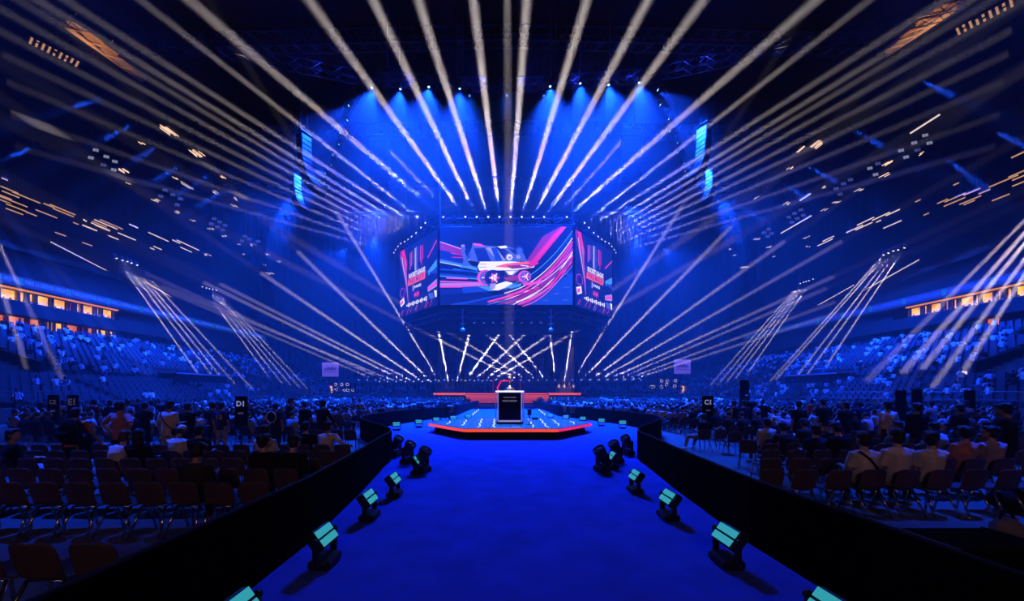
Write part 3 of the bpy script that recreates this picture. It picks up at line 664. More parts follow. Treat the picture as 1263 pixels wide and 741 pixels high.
E_edge = mat('podium_edge', (.3, .3, .4), .3, 0, (.30, .40, 1), .6); E_edge2 = mat('podium_top', (.3, .3, .4), .3, 0, (.8, .85, 1), 1.3)
for sx in (-1, 1):
    for sy in (-1, 1): MB().box((sx * (PW - .03), sy * PW, .87), (.035, .035, 1.52)).build('edge_light', E_edge, pod)
MB().box((0, 0, 1.66), (1.44, 1.44, .08), bev=.02).build('top', E_edge2, pod)
MB().box((0, -PW, .15), (1.1, .05, .10)).build('base_light', mat('podium_base_glow', (.1, .1, .2), .3, 0, (.35, .3, .75), .8), pod)
for sx in (-.72, .72): MB().box((sx, 0, .84), (.02, 1.2, 1.55)).build('side_glow', mat('podium_side', (.01, .02, .1), .3, 0, (.01, .05, .5), .9), pod)
for body, z, wd in (('ROCKET LEAGUE', 1.36, .62), ('PARIS MAJOR', 1.18, .72)):
    me = text_mesh(body, .11, mat('podium_letters', (.3, .3, .35), .4, 0, (.4, .36, .6), .55), .002)
    w0 = max(v.co.x for v in me.vertices) - min(v.co.x for v in me.vertices); q = link('lettering', me, pod, (0, -PW - .03, z), FACE_CAM); q.scale = (wd / w0,) * 3
tro = thing('trophy', 'tall shining metal trophy standing on top of the lit podium', 'trophy', (XC, TROPHY_Y, .495 + 1.70))
gold = mat('trophy_metal', (.95, .82, .62), .22, 1)
MB().lathe([(.30, 0), (.30, .05), (.24, .06), (.24, .12), (.16, .15), (.09, .2)], 20).build('base', gold, tro)
MB().lathe([(.09, .2), (.045, .3), (.04, .5), (.075, .55), (.04, .6), (.05, .68)], 16).build('stem', gold, tro, True)
MB().ball((0, 0, .78), .12, 16, 10).build('globe', gold, tro, True)
mb = MB()
for k in range(4):
    a = k * PI / 2 + .4; mb.tube((math.cos(a) * .04, math.sin(a) * .04, .62), (math.cos(a) * .2, math.sin(a) * .2, .86), .02, .008, 6)
mb.build('wings', gold, tro)
# presentation lamps set in the podium top light the trophy
spot(pod, Vector((0, -.5, 1.75)), Vector((0, .5, .5)), 1.2, 40, (1, .85, .7), .05)
mon = thing('monitor_stand', 'slim black stand with a small screen on the platform right of the podium', 'stand', at(653, 522, 19.0) * Vector((1, 1, 0)) if False else (at(653, 522, 18.6).x, 18.6, .5))
MB().lathe([(.16, 0), (.16, .02), (.025, .04), (.025, .5)], 10).build('foot', black, mon); MB().box((0, 0, .62), (.2, .06, .3), bev=.02).build('screen', black, mon)
MB().box((.28, .1, .3), (.3, .3, .1), bev=.02).build('tray', black, mon)

# ================================================================== BARRIERS
def barrier(pts, label):
    t = thing('barrier', label, 'barrier', (pts[0][0], pts[0][1], 0)); o = Vector((pts[0][0], pts[0][1], 0))
    cl = MB(); rl = MB(); n = len(pts); hh = .9
    for a, b in zip(pts, pts[1:]):
        A = Vector((*a, 0)) - o; B = Vector((*b, 0)) - o; d = B - A; nn = Vector((-d.y, d.x, 0)).normalized() * .03
        k = max(1, int(d.length / .35))
        for i in range(k):
            u = A + d * (i / k); v = A + d * ((i + 1) / k); w1 = math.sin(i * 2.1) * .012
            cl.add([u + nn, v + nn, v + nn + Vector((0, 0, hh - .02)), u + nn + Vector((0, 0, hh - .02)), u - nn * 1.2, v - nn * 1.2, v - nn + Vector((0, 0, hh - .02)), u - nn + Vector((0, 0, hh - .02))], [(0, 1, 2, 3), (5, 4, 7, 6), (3, 2, 6, 7), (1, 0, 4, 5)])
        rl.tube(A + Vector((0, 0, hh)), B + Vector((0, 0, hh)), .022, seg=8)
        rl.tube(A, A + Vector((0, 0, hh)), .03, seg=6)
    cl.build('skirt', fabric_black, t); rl.build('top_rail', barrier_rail, t)
def sm(pts, n=4):
    out = []
    for i in range(len(pts) - 1):
        p0 = pts[max(i - 1, 0)]; p1 = pts[i]; p2 = pts[i + 1]; p3 = pts[min(i + 2, len(pts) - 1)]
        for k in range(n):
            t = k / n
            out.append(tuple(.5 * (2 * p1[j] + (p2[j] - p0[j]) * t + (2 * p0[j] - 5 * p1[j] + 4 * p2[j] - p3[j]) * t * t + (3 * p1[j] - p0[j] - 3 * p2[j] + p3[j]) * t ** 3) for j in (0, 1)))
    return out + [pts[-1]]
for sg, nm in ((-1, 'left'), (1, 'right')):
    barrier([(sg * x, y) for x, y in BAR[:4]], 'long black skirted barrier along the near aisle on the %s' % nm)
    barrier([(sg * x, y) for x, y in sm(BAR[3:8])], 'curved black skirted barrier around the %s of the platform' % nm)
    barrier([(sg * x, y) for x, y in sm(BAR[7:10])] + [(sg * 4.2, 58)], 'black skirted barrier running back to the stage on the %s' % nm)

# ================================================================== FLOOR STROBES AND DARK MOVING HEADS
E_strobe = mat('strobe_cyan', (.02, .06, .07), .5, 0, (.03, .33, .38), 1.0, True)
sb_ = MB().box((0, 0, .06), (.38, .26, .10), bev=.03); M_SB = sb_.mesh('base', black)
sb_ = MB().box((-.225, 0, .22), (.03, .08, .32), bev=.01).box((.225, 0, .22), (.03, .08, .32), bev=.01).box((0, 0, .08), (.46, .08, .03)).tube((-.255, 0, .36), (-.225, 0, .36), .04, seg=8).tube((.225, 0, .36), (.255, 0, .36), .04, seg=8); M_SY = sb_.mesh('yoke', black)
sb_ = MB().box((0, .05, 0), (.42, .14, .25), bev=.03); M_SH = sb_.mesh('housing', black)
sb_ = MB().box((0, -.025, 0), (.36, .012, .088)); M_SL = sb_.mesh('led_strip', E_strobe)
def strobe(x, y, rz, tilt, label, roll=0):
    t = thing('strobe_light', label, 'strobe light', (x, y, .012), rz, 'cyan strobe lights on the floor')
    link('base', M_SB, t); link('yoke', M_SY, t)
    h = link('housing', M_SH, t, (0, 0, .36), (-tilt, 0, 0))
    for s in (-1, 1): link('led_strip', M_SL, h, (0, 0, s * .057))
    return t
for sg, nm, lst in ((-1, 'left', [(293, 753), (401, 660), (456, 613), (487, 590), (514, 567)]), (1, 'right', [(1027, 753), (896, 660), (824, 613), (783, 586), (755, 562)])):
    for i, (px, py) in enumerate(lst):
        p = on_floor(px, py, .37)
        strobe(p.x, p.y, -sg * PI / 2, .62, 'floor strobe with two cyan strips, %s from camera along %s aisle barrier' % (ordinal(i + 1), nm))
    for i, (px, py) in enumerate([(489, 523), (516.5, 520), (538, 517), (559, 515), (577.5, 513.3)] if sg < 0 else [(768, 521), (742, 518.5), (719, 516), (698, 514), (679, 512.3)]):
        p = on_floor(px, py, .37)
        strobe(p.x, p.y, -sg * .35, .45, 'floor strobe with two cyan strips, %s from %s end of barrier behind platform' % (ordinal(i + 1), nm))
    for i, (px, py) in enumerate([(521, 566), (503, 557), (489, 549)] if sg < 0 else [(743, 565), (760, 556), (774, 548)]):
        p = on_floor(px, py, .36)
        fixture('moving_head', 'unlit black moving head on the carpet, %s from camera at the %s barrier mouth' % (ordinal(i + 1), nm), 'unlit moving heads on the carpet', (p.x, p.y, .43), Vector((-sg * .5, -.2, .8)).normalized(), ME_LENS_O, scale=1.0)
    for i in range(4):
        p = on_floor((584 + i * 2.2) if sg < 0 else (671 - i * 2.2), 508.5 - i * 1.6, .3)
        t = thing('floor_lamp_bar', 'small white floor bar light, %s along the %s barrier towards the stage' % (ordinal(i + 1), nm), 'bar light', (p.x, p.y, 0.012), sg * .5, 'white bar lights behind the platform')
        MB().box((0, 0, .08), (.16, .14, .16), bev=.02).build('housing', black, t); MB().box((0, -.08, .13), (.12, .02, .2)).build('lens', mat('bar_white', (.3, .3, .3), .3, 0, (.55, .65, 1), 1.2), t)
# ================================================================== STAGE
st = thing('main_stage', 'wide raised stage with glowing orange step fronts at the far end of the carpet', 'stage', (.3, 66, 0))
MB().prism([(-13.2, 1.5), (13.2, 1.5), (13.2, 11), (-13.2, 11)], .0, 2.04).build('deck', black, st)
E_or1 = mat('step_orange', (.1, .02, .01), .4, 0, (1, .10, .004), .95, True); E_or2 = mat('step_orange_dim', (.1, .02, .01), .4, 0, (.8, .06, .003), .8, True)
for i in range(5):
    z = 2.0 - .36 * i; y = 1.4 - .42 * i
    MB().box((0, y, z - .18), (14.9 + i * .12, .5, .34)).build('step', black, st)
    MB().box((0, y - .26, z - .13), (14.7 + i * .12, .03, .20)).build('step_light', E_or2 if i > 2 else E_or1, st)
for sg in (-1, 1):
    a = (sg * 13.1, 1.4); b = (sg * 7.3, -.2)
    pts = [(sg * 13.2, 1.6), (sg * 12.6, .8), (sg * 7.3, -.5), (sg * 7.3, 1.6)]
    if sg > 0: pts = pts[::-1]
    MB().prism(pts, 1.62, 2.06).build('wing', black, st)
    d = Vector((sg * -5.3, -1.3, 0)); m = Vector((sg * 9.95, .1, 1.86)); o = MB().box((0, 0, 0), (d.length, .04, .36)).build('wing_light', E_or1, st); o.location = m; o.rotation_euler = (0, 0, math.atan2(d.y, d.x) if sg < 0 else math.atan2(-d.y, -d.x))
    MB().box((sg * 12.9, 1.1, 1.86), (.7, .3, .36)).build('wing_light', E_or1, st)
    for k in range(8):
        x = sg * (12.2 - k * .62); MB().box((x, .95 - k * .14, 1.05), (.3, .1, .42), bev=.03).build('uplight', mat('stage_uplight', (.1, .1, .3), .3, 0, (.10, .3, .85), .9), st)
def put(x, y): return (x, y, 2.05)
# red outline of a half hexagon, with thin red posts
hx = thing('hexagon_frame', 'red glowing half-hexagon frame standing in the middle of the stage', 'light frame', put(.2, 72))
E_redl = mat('red_tube', (.2, .01, .02), .4, 0, (.9, .012, .07), 1.0); 
mb = MB(); pts = [(-1.05, .15), (-1.6, .5), (-1.75, .95), (-.95, 2.3), (1.1, 2.35)]
for a, b in zip(pts, pts[1:]): mb.tube((a[0], 0, a[1]), (b[0], 0, b[1]), .16, seg=6)
mb.build('tube', E_redl, hx); MB().tube((1.0, 0, .2), (1.6, 0, .75), .14, seg=6).build('tube', E_redl, hx)
for x in (-2.6, 2.7): MB().box((x, .1, 1.25), (.06, .06, 2.5)).build('post', mat('red_post', (.1, .01, .01), .4, 0, (.35, .006, .05), .7), hx)
MB().box((0, .3, .05), (6, .8, .1)).build('foot', black, hx)
for sx, nm in ((-6.6, 'left'), (6.7, 'right')):
    t = thing('player_desk', 'long dark player desk with monitors on stage %s of the red frame' % nm, 'desk', put(sx, 70))
    MB().box((0, 0, .74), (5.4, .9, .07), bev=.02).build('desktop', black, t); MB().box((0, -.4, .37), (5.3, .05, .74)).build('front_panel', wall_dark, t)
    for k in range(4):
        o = MB().box((0, 0, .42), (.85, .06, .52), bev=.02).box((0, .05, .1), (.1, .08, .2)).box((0, .05, .01), (.35, .25, .02)).build('monitor', black, t); o.location = (-2 + k * 1.33, 0, .78)
for sx, nm in ((-10.6, 'left'), (11.0, 'right')):
    t = thing('caster_desk', 'curved caster desk on the %s wing of the stage' % nm, 'desk', put(sx, 68.6))
    MB().prism([(-2.1, 0), (-1.2, -.5), (1.2, -.5), (2.1, 0), (1.6, .3), (-1.6, .3)], .82, .92).build('desktop', steel, t)
    MB().prism([(-1.8, 0), (-1.1, -.35), (1.1, -.35), (1.8, 0), (1.5, .15), (-1.5, .15)], 0, .82).build('front_panel', black, t)
    for k in range(2):
        o = MB().box((0, 0, .18), (.4, .04, .26), bev=.01).box((0, .03, .02), (.16, .14, .03)).build('laptop', black, t); o.location = (-.6 + k * 1.2, -.1, .92)
# key lights over the caster desks (small profile spots on the truss)
for sg, pw, c in ((-1, 2500, (.5, .5, 1)), (1, 9000, (1, .6, .35))):
    p = Vector((sg * 11, 60, 9.8)); t = fixture('profile_spot', 'small profile spot aimed at the %s caster desk' % ('left' if sg < 0 else 'right'), None, p, Vector((0, 8, -6)).normalized(), ME_LENS_O, True)
    spot(t, Vector((0, 8, -6)).normalized() * .4, Vector((0, 8, -6.2)), .35, pw, c, .1)
    truss_drop = MB().tube((0, 0, .4), (0, 0, 12), .03, seg=5).build('hanging_pole', steel, t)

# risers beside the stage with production desks and lamps
for sg, nm in ((-1, 'left'), (1, 'right')):
    x0, x1 = (-45, -13.8) if sg < 0 else (14.4, 45)
    t = thing('riser', 'long dark riser platform beside the stage on the %s' % nm, 'riser', ((x0 + x1) / 2, 70, 0))
    MB().box((0, 3, 1.70), (x1 - x0, 8, .2)).build('deck', black, t); MB().box((0, -.95, .8), (x1 - x0, .08, 1.6)).build('skirt', fabric_black, t)
    MB().box((0, 6.9, .8), (x1 - x0, .08, 1.6)).build('skirt', fabric_black, t)
    r = MB()
    for k in range(12):
        x = (x0 - x1) / 2 + .2 + k * (x1 - x0 - .4) / 11; r.tube((x, -.85, 1.8), (x, -.85, 2.8), .025, seg=5)
    r.tube(((x0 - x1) / 2 + .2, -.85, 2.8), ((x1 - x0) / 2 - .2, -.85, 2.8), .025, seg=5); r.build('railing', steel, t)
E_lamp = mat('broadcast_lamp', (.3, .3, .3), .3, 0, (1, .72, .5), 4); E_yel = mat('lit_booth', (.3, .2, .05), .4, 0, (1, .45, .06), 1.1)
for sg, lst, bx_, nm in ((-1, [(414, 474), (421.5, 474), (428.5, 474), (412, 480), (417, 480.5), (425, 481), (429, 481), (435, 481)], (408, 475.5), 'left'), (1, [(816, 469.5), (823, 470), (833, 469.5), (803, 477), (806, 477), (816, 477), (822, 474), (832, 476)], (842, 471.5), 'right')):
    for i, (px, py) in enumerate(lst):
        p = at(px, py, 71.3)
        t = thing('broadcast_lamp', 'small bright work lamp, %s in the cluster on the %s riser' % (ordinal(i + 1), nm), 'lamp', p, 0, 'work lamps on the risers')
        MB().lathe([(.1, .25), (.24, .1), (.3, -.06), (.27, -.06)], 12, Matrix.Rotation(PI / 2, 3, 'X')).build('housing', black, t); MB().lathe([(.27, .05), (.1, .085)], 12, Matrix.Rotation(PI / 2, 3, 'X')).build('lens', E_lamp, t)
        MB().tube((0, .1, -.1), (0, .1, 1.8 - p.z), .03, seg=5).build('pole', steel, t)
    p = at(bx_[0], bx_[1], 72)
    t = thing('production_booth', 'small open booth glowing yellow inside beside the work lamps on the %s riser' % nm, 'booth', (p.x, 72, 1.8))
    MB().box((0, .45, .85), (1.1, .08, 1.7)).box((-.55, 0, .85), (.06, .9, 1.7)).box((.55, 0, .85), (.06, .9, 1.7)).box((0, 0, 1.73), (1.2, 1.0, .07)).build('shell', black, t)
    MB().box((0, .38, .9), (.95, .04, 1.3)).build('lit_panel', E_yel, t)
# two pale banners on the end wall (blurred emblem with a line of marks beneath)
ban = mat('banner_cloth', (.30, .25, .42), .8, 0, None); band = mat('banner_ink', (.05, .04, .12), .8)
for sg, px, py in ((-1, 407.5, 455.5), (1, 841.5, 452)):
    p = at(px, py, 86)
    t = thing('banner', 'square pale violet banner with dark emblem hung on the end wall at %s' % ('left' if sg < 0 else 'right'), 'banner', p)
    MB().box((0, 0, 0), (3.8, .06, 3.3)).build('cloth', ban, t)
    mb = MB()
    pts = [(-1.5, -.2), (-1.2, .35), (-.9, .1), (-.5, .75), (-.1, .3), (.3, .8), (.7, .25), (1.0, .6), (1.5, -.2)]
    mb.add([(x, -.05, z) for x, z in pts], [tuple(range(9))]); 
    for k in range(9): mb.box((-1.4 + k * .35, -.05, -.62), (.24, .03, .22 if k % 3 else .3))
    mb.build('emblem', band, t)
    MB().tube((-1.8, 0, 1.65), (1.8, 0, 1.65), .06, seg=6).tube((-1.6, 0, 1.65), (-1.6, 0, 10), .02, seg=4).tube((1.6, 0, 1.65), (1.6, 0, 10), .02, seg=4).build('hanger', steel, t)
    spot(t, Vector((0, -9, 8)), Vector((0, 9, -8)), .45, 9000, (.32, .25, 1), .2)
# upright dark poles by the end wall
for i, px in enumerate((382, 873, 887)):
    p = on_floor(px, 500, 0); t = thing('pole', ['thin dark pole standing left before the left banner', 'thin dark pole nearer the right banner', 'thin dark pole farther from the right banner'][i], 'pole', (p.x, p.y, 0)); MB().tube((0, 0, .05), (0, 0, 8.5), .06, seg=6).build('shaft', black, t); MB().lathe([(.5, 0), (.5, .04), (.08, .06)], 10).build('foot', black, t)

# ================================================================== ROOF LIGHTS AND STEELWORK
E_flood = mat('flood_face', (.3, .3, .35), .3, 0, (.42, .45, .62), .55); E_flood2 = mat('flood_face_dim', (.2, .2, .3), .3, 0, (.10, .13, .42), .5)
fm = MB().box((0, 0, 0), (.62, .3, .5), bev=.05); ME_FL = fm.mesh('housing', black)
fm = MB()
for i in range(2):
    for j in range(4): fm.box((-.13 + i * .26, -.16, -.17 + j * .115), (.22, .03, .085))
ME_FF = fm.mesh('led_face', E_flood); fm2 = ME_FF.copy(); fm2.materials.clear(); fm2.materials.append(E_flood2)
fm = MB().box((0, .1, .32), (.7, .05, .05)).box((-.34, .06, .16), (.03, .05, .34)).box((.34, .06, .16), (.03, .05, .34)).tube((0, .1, .32), (0, .1, 4), .03, seg=5); ME_FB = fm.mesh('bracket', steel)
c3 = lambda x, y: (x / 3.704 + 100, y / 3.704 + 150); c4 = lambda x, y: (x / 3.704 + 900, y / 3.704 + 150)
c5 = lambda x, y: (x / 5.293, y / 5.293 + 200); c6 = lambda x, y: (x / 4.356 + 1100, y / 4.356 + 150)
FLL = [(70, 135), (48, 170), (118, 165), (105, 203), (157, 187), (152, 225), (386, 317), (366, 345), (421, 338), (457, 357), (441, 383), (610, 447), (597, 470), (635, 462), (660, 477), (625, 485), (649, 498), (750, 527), (770, 540), (737, 548), (810, 550), (795, 562)]
FLR = [(890, 68), (840, 102), (780, 137), (855, 135), (803, 167), (910, 103), (638, 218), (664, 246), (675, 197), (518, 288), (484, 310), (502, 336), (549, 270), (323, 407), (294, 423), (268, 440), (335, 432), (306, 446), (282, 463), (177, 495), (155, 510), (190, 515), (172, 528)]
for nm, lst, cf in (('left', FLL, c3), ('right', FLR, c4)):
    for i, q in enumerate(lst):
        p = up_in(*cf(*q), 38)
        t = thing('floodlight', 'pale square floodlight under the roof on the %s, %s from the outer edge' % (nm, ordinal(i + 1)), 'floodlight', p, math.atan2(p.x - CX, p.y) * -.6, 'square floodlights under the roof')
        t.scale = (1.1 + .012 * (p.y - 45),) * 3
        link('housing', ME_FL, t, None, (-.35, 0, 0)); link('led_face', fm2 if i % 5 == 3 or p.y > 62 else ME_FF, t, None, (-.35, 0, 0)); link('bracket', ME_FB, t)
E_gl = [mat('roof_glow_%d' % k, (.3, .25, .2), .3, 0, c, s) for k, (c, s) in enumerate([((1, .62, .42), 1.5), ((1, .50, .22), .6), ((1, .74, .62), .9)])]
def steel_glint(p, n, ln, m, label, ang):  # reflections on shiny roof steel, painted as emissive rods under a frame
    t = thing('painted_glint', label, 'painted glint', p, ang, 'painted warm glints on the roof steelwork')
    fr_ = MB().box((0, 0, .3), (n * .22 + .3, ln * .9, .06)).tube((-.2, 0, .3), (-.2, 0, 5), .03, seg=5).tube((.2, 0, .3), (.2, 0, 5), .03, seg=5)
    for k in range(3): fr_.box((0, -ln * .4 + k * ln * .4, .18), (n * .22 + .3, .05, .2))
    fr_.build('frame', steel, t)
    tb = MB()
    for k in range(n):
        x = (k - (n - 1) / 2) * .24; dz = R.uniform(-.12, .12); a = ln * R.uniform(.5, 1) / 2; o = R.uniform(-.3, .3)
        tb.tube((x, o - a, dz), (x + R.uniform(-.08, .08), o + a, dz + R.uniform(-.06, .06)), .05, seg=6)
    tb.build('glints', E_gl[m], t)
BL = [(395, 42, 5, 2.6), (528, 145, 6, 2.4), (195, 225, 5, 1.6), (225, 290, 2, 1), (345, 360, 5, 1.2), (440, 412, 4, .9), (475, 288, 2, 3.5), (430, 255, 2, 1.2), (645, 250, 3, 1), (700, 385, 3, 1.3), (592, 490, 5, .9), (655, 523, 5, .9), (510, 452, 3, .8), (785, 562, 6, 1.1), (725, 562, 3, 1), (850, 605, 4, 1), (575, 607, 5, 1), (865, 695, 6, 1.5), (905, 640, 3, .9), (275, 98, 2, .8), (745, 606, 2, .8), (838, 655, 2, .6), (612, 322, 3, 1.2), (705, 350, 2, 1.5), (20, 450, 2, .7)]
BRr = [(397, 108, 5, 2.4), (277, 215, 3, 1.1), (122, 347, 3, .9), (262, 372, 4, 1.5), (430, 300, 3, .8), (590, 313, 5, 1.1), (730, 185, 4, 1.5), (712, 242, 4, 1.4), (492, 367, 5, 1), (430, 403, 4, 1), (125, 535, 6, 1), (178, 573, 4, 1), (20, 612, 3, .7), (65, 665, 6, 1.5), (205, 612, 2, 1), (347, 532, 2, 2), (355, 572, 3, .7), (320, 130, 2, 2.5), (872, 150, 2, .8), (5, 580, 2, .9)]
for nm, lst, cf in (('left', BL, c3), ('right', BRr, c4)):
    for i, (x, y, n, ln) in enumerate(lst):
        p = up_in(*cf(x, y), 37); steel_glint(p, n, ln * .75, 2 if p.y > 62 else 0, 'warm glint painted on the roof steel on the %s, %s in its scatter' % (nm, ordinal(i + 1)), 0)
SLt = [(62, 180, 3), (70, 210, 3), (45, 240, 5), (15, 250, 3), (20, 222, 3), (175, 232, 5), (115, 300, 4), (95, 322, 3), (320, 283, 2), (305, 338, 4), (410, 310, 5), (415, 330, 4), (495, 400, 1), (585, 430, 3), (650, 405, 3), (730, 407, 5), (670, 432, 3), (735, 490, 2), (30, 110, 1), (205, 338, 2), (395, 470, 2), (570, 535, 2), (160, 285, 1)]
SRt = [(690, 172, 3), (690, 272, 4), (598, 320, 5), (695, 328, 3), (340, 408, 4), (272, 428, 2), (335, 432, 4), (430, 377, 3), (420, 422, 4), (497, 376, 2), (585, 407, 3), (140, 425, 1), (185, 497, 1), (680, 302, 2), (345, 335, 1), (415, 435, 2)]
c3s = [(115, 470, 5), (210, 525, 4), (355, 527, 5), (350, 577, 2), (490, 565, 6), (240, 477, 2), (40, 485, 3), (480, 585, 3), (435, 548, 2), (325, 580, 1), (150, 530, 2), (90, 480, 4)]
c4s = [(300, 472, 9), (620, 455, 4), (570, 490, 4), (690, 433, 4), (742, 470, 4), (890, 12, 6), (450, 535, 3), (435, 552, 4), (680, 455, 1), (745, 415, 3), (612, 478, 4), (345, 345, 3)]
bl_i = {'left': 0, 'right': 0}
def streak(px, py, n, nm, z=27, m=1, wd=.15):  # roof beam caught by warm light, its glow painted as an emissive rod
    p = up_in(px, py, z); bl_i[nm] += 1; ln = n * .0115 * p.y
    t = thing('painted_streak', 'amber streak painted for lit steel under the roof on the %s, %s of the run' % (nm, ordinal(bl_i[nm])), 'painted streak', p, 0, 'painted amber glow on roof steel')
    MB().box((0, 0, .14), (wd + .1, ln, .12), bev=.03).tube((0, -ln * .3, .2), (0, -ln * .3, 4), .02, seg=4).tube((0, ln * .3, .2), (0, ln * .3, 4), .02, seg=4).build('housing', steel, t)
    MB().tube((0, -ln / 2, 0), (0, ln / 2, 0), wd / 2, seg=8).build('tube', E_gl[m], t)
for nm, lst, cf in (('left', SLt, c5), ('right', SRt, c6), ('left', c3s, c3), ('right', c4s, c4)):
    for x, y, n in lst: streak(*cf(x, y), n, nm, m=1 if cf in (c5, c6) else 2)
# dotted catwalk light strings
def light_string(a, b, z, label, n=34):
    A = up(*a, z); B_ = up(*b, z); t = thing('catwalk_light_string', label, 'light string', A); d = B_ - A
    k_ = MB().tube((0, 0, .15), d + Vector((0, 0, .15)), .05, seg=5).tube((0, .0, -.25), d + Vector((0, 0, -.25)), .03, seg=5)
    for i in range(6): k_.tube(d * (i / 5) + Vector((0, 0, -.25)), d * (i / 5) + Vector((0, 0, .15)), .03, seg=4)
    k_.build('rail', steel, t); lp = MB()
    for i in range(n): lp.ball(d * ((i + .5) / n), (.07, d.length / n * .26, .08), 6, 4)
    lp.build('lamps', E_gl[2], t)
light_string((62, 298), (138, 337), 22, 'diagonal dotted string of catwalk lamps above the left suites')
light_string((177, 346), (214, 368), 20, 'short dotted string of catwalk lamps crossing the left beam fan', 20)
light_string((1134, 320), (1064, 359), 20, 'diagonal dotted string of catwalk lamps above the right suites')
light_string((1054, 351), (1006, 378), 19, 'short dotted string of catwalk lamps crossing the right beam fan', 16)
# steel brackets of the roof lit by a warm lamp each, near the top corners of the view
ochre = mat('bracket_paint', (.62, .40, .22), .55, .2, noise=.2)
for sg, nm, L0, L1, boxes in ((-1, 'left', (48, 8), (176, 102), [(105, 37), (126, 53), (145, 70), (162, 86)]), (1, 'right', (1190, 2), (1094, 70), [(1112, 50), (1132, 31), (1154, 12), (1172, 8)])):
    A = up(*L0, 37); B_ = up(*L1, 37); t = thing('roof_bracket', 'ochre steel roof bracket lit by a warm lamp at the top %s' % nm, 'bracket', B_)
    d = A - B_
    mb = MB().tube((0, 0, 0), d, .05, .28, seg=6); mb.build('girder', ochre, t)
    for i, q in enumerate(boxes):
        p = up(*q, 37.4) - B_; bx2 = MB().box((0, 0, 0), (.9, 2.4, .5), bev=.05)
        for k in range(4): bx2.box((-.36 + k * .24, 0, -.27), (.06, 2.3, .06))
        o = bx2.build('cassette', ochre, t); o.location = p; o.rotation_euler = (0, 0, -sg * -.25)
    stt = MB()
    for i in range(4):
        p = d * (.25 + i * .17); stt.tube(p, p + Vector((sg * (-1.5 if i % 2 else 1.2), -.6, .9)), .05, seg=5); stt.tube(p, p + Vector((-sg * 1.6, .4, -.2)), .09, .02, seg=5)
    stt.build('struts', ochre, t)
    lm = MB().lathe([(.1, .2), (.18, 0), (.15, 0)], 10).build('lamp', black, t); lm.location = d * .5 + Vector((-sg * .5, -.8, -2.2))
    spot(t, d * .5 + Vector((-sg * .5, -.8, -1.9)), Vector((sg * .1, .4, 2)), 2.0, 240, (1, .5, .14), .1)
    # panel of small lamps beside it
    p = up(*((68, 65) if sg < 0 else (1213, 22)), 36)
    t = thing('lamp_panel', 'slanted panel of small warm lamps beside the roof bracket at the top %s' % nm, 'lamp panel', p, -sg * -.55)
    MB().box((0, 0, .1), (1.3, 3.4, .12)).tube((0, 0, .1), (0, 0, 6), .05, seg=5).build('backing', black, t)
    lp = MB()
    for i in range(5):
        for j in range(9): 
            if R.random() < .85: lp.ball((-.5 + i * .25, -1.5 + j * .37, -.02), (.07, .10, .05), 6, 4)
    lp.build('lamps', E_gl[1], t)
# purlins and main roof girders, dark
for i, y in enumerate((30, 46, 62, 78)):
    truss([(-60, y, 44.5), (0, y, 46), (60, y, 44.5)], 'dark roof girder spanning the hall, %s from the camera' % ordinal(i + 1), 'roof girders', wdt=1.2, hgt=1.8, r=.12, name='roof_girder')
# ================================================================== CHAIRS
shell_m = mat('chair_shell', (.085, .06, .075), .5, 0, noise=.15, nscale=3, spec=.25)
def chair_meshes():
    # one-piece shell: seat curving up into a back with rounded shoulders (profile along y, widths per row)
    rows = []   # (y, z, half width)
    for y, z, hw in [(.24, .43, .19), (.225, .455, .205), (.15, .452, .22), (.04, .437, .225), (-.06, .432, .225), (-.14, .44, .22), (-.19, .475, .215), (-.205, .53, .212), (-.225, .60, .214), (-.245, .68, .214), (-.262, .75, .208), (-.270, .785, .19), (-.273, .803, .155), (-.272, .808, .10)]: rows.append((y, z, hw))
    cols = 9; v = []; n = len(rows)
    for k, (y, z, hw) in enumerate(rows):
        for j in range(cols):
            s = j / (cols - 1) * 2 - 1; dish = .028 * (s * s)
            up_ = dish if k < 6 else 0; fw = dish * 1.1 if k >= 6 else 0
            v.append((s * hw, y + fw, z + up_))
    m = MB(); th = .009
    f = [(k * cols + j, k * cols + j + 1, (k + 1) * cols + j + 1, (k + 1) * cols + j) for k in range(n - 1) for j in range(cols - 1)]
    b = bpy.data.meshes.new('seat_shell'); b.from_pydata(v, [], f)
    o = bpy.data.objects.new('t', b); COL.objects.link(o); md = o.modifiers.new('s', 'SOLIDIFY'); md.thickness = .016; md.offset = 0
    md2 = o.modifiers.new('b', 'SUBSURF'); md2.levels = 1
    me = evaluated(o); bpy.data.objects.remove(o); me.materials.clear(); me.materials.append(shell_m)
    me.polygons.foreach_set('use_smooth', [True] * len(me.polygons))
    legs = []
    for sx in (-1, 1):
        for fy in (1, -1):
            q = MB(); q.tube((sx * .17, fy * .13, .43), (sx * (.215 if fy < 0 else .21), fy * (.30 if fy < 0 else .22), 0.012), .017, seg=8)
            q.tube((sx * (.215 if fy < 0 else .21), fy * (.30 if fy < 0 else .22), .0), (sx * (.215 if fy < 0 else .21), fy * (.30 if fy < 0 else .22), .02), .017, seg=8); legs.append(q.mesh('leg', chrome, True))
    q = MB(); q.tube((-.17, .13, .425), (.17, .13, .425), .011, seg=6).tube((-.17, -.13, .425), (.17, -.13, .425), .011, seg=6).tube((-.17, .13, .425), (-.17, -.13, .425), .011, seg=6).tube((.17, .13, .425), (.17, -.13, .425), .011, seg=6)
    fr_ = q.mesh('frame', chrome, True)
    # far version: one mesh
    q = MB(); q.v = [tuple(a) for a in v]; q.f = list(f); q.m = [0] * len(f); q.mat = 1
    for sx in (-1, 1):
        for fy in (1, -1): q.tube((sx * .17, fy * .13, .43), (sx * .215, fy * .27, 0), .0125, seg=4, cap=False)
    far = q.mesh('stacking_chair', [shell_m, chrome], True)
    return me, legs, fr_, far
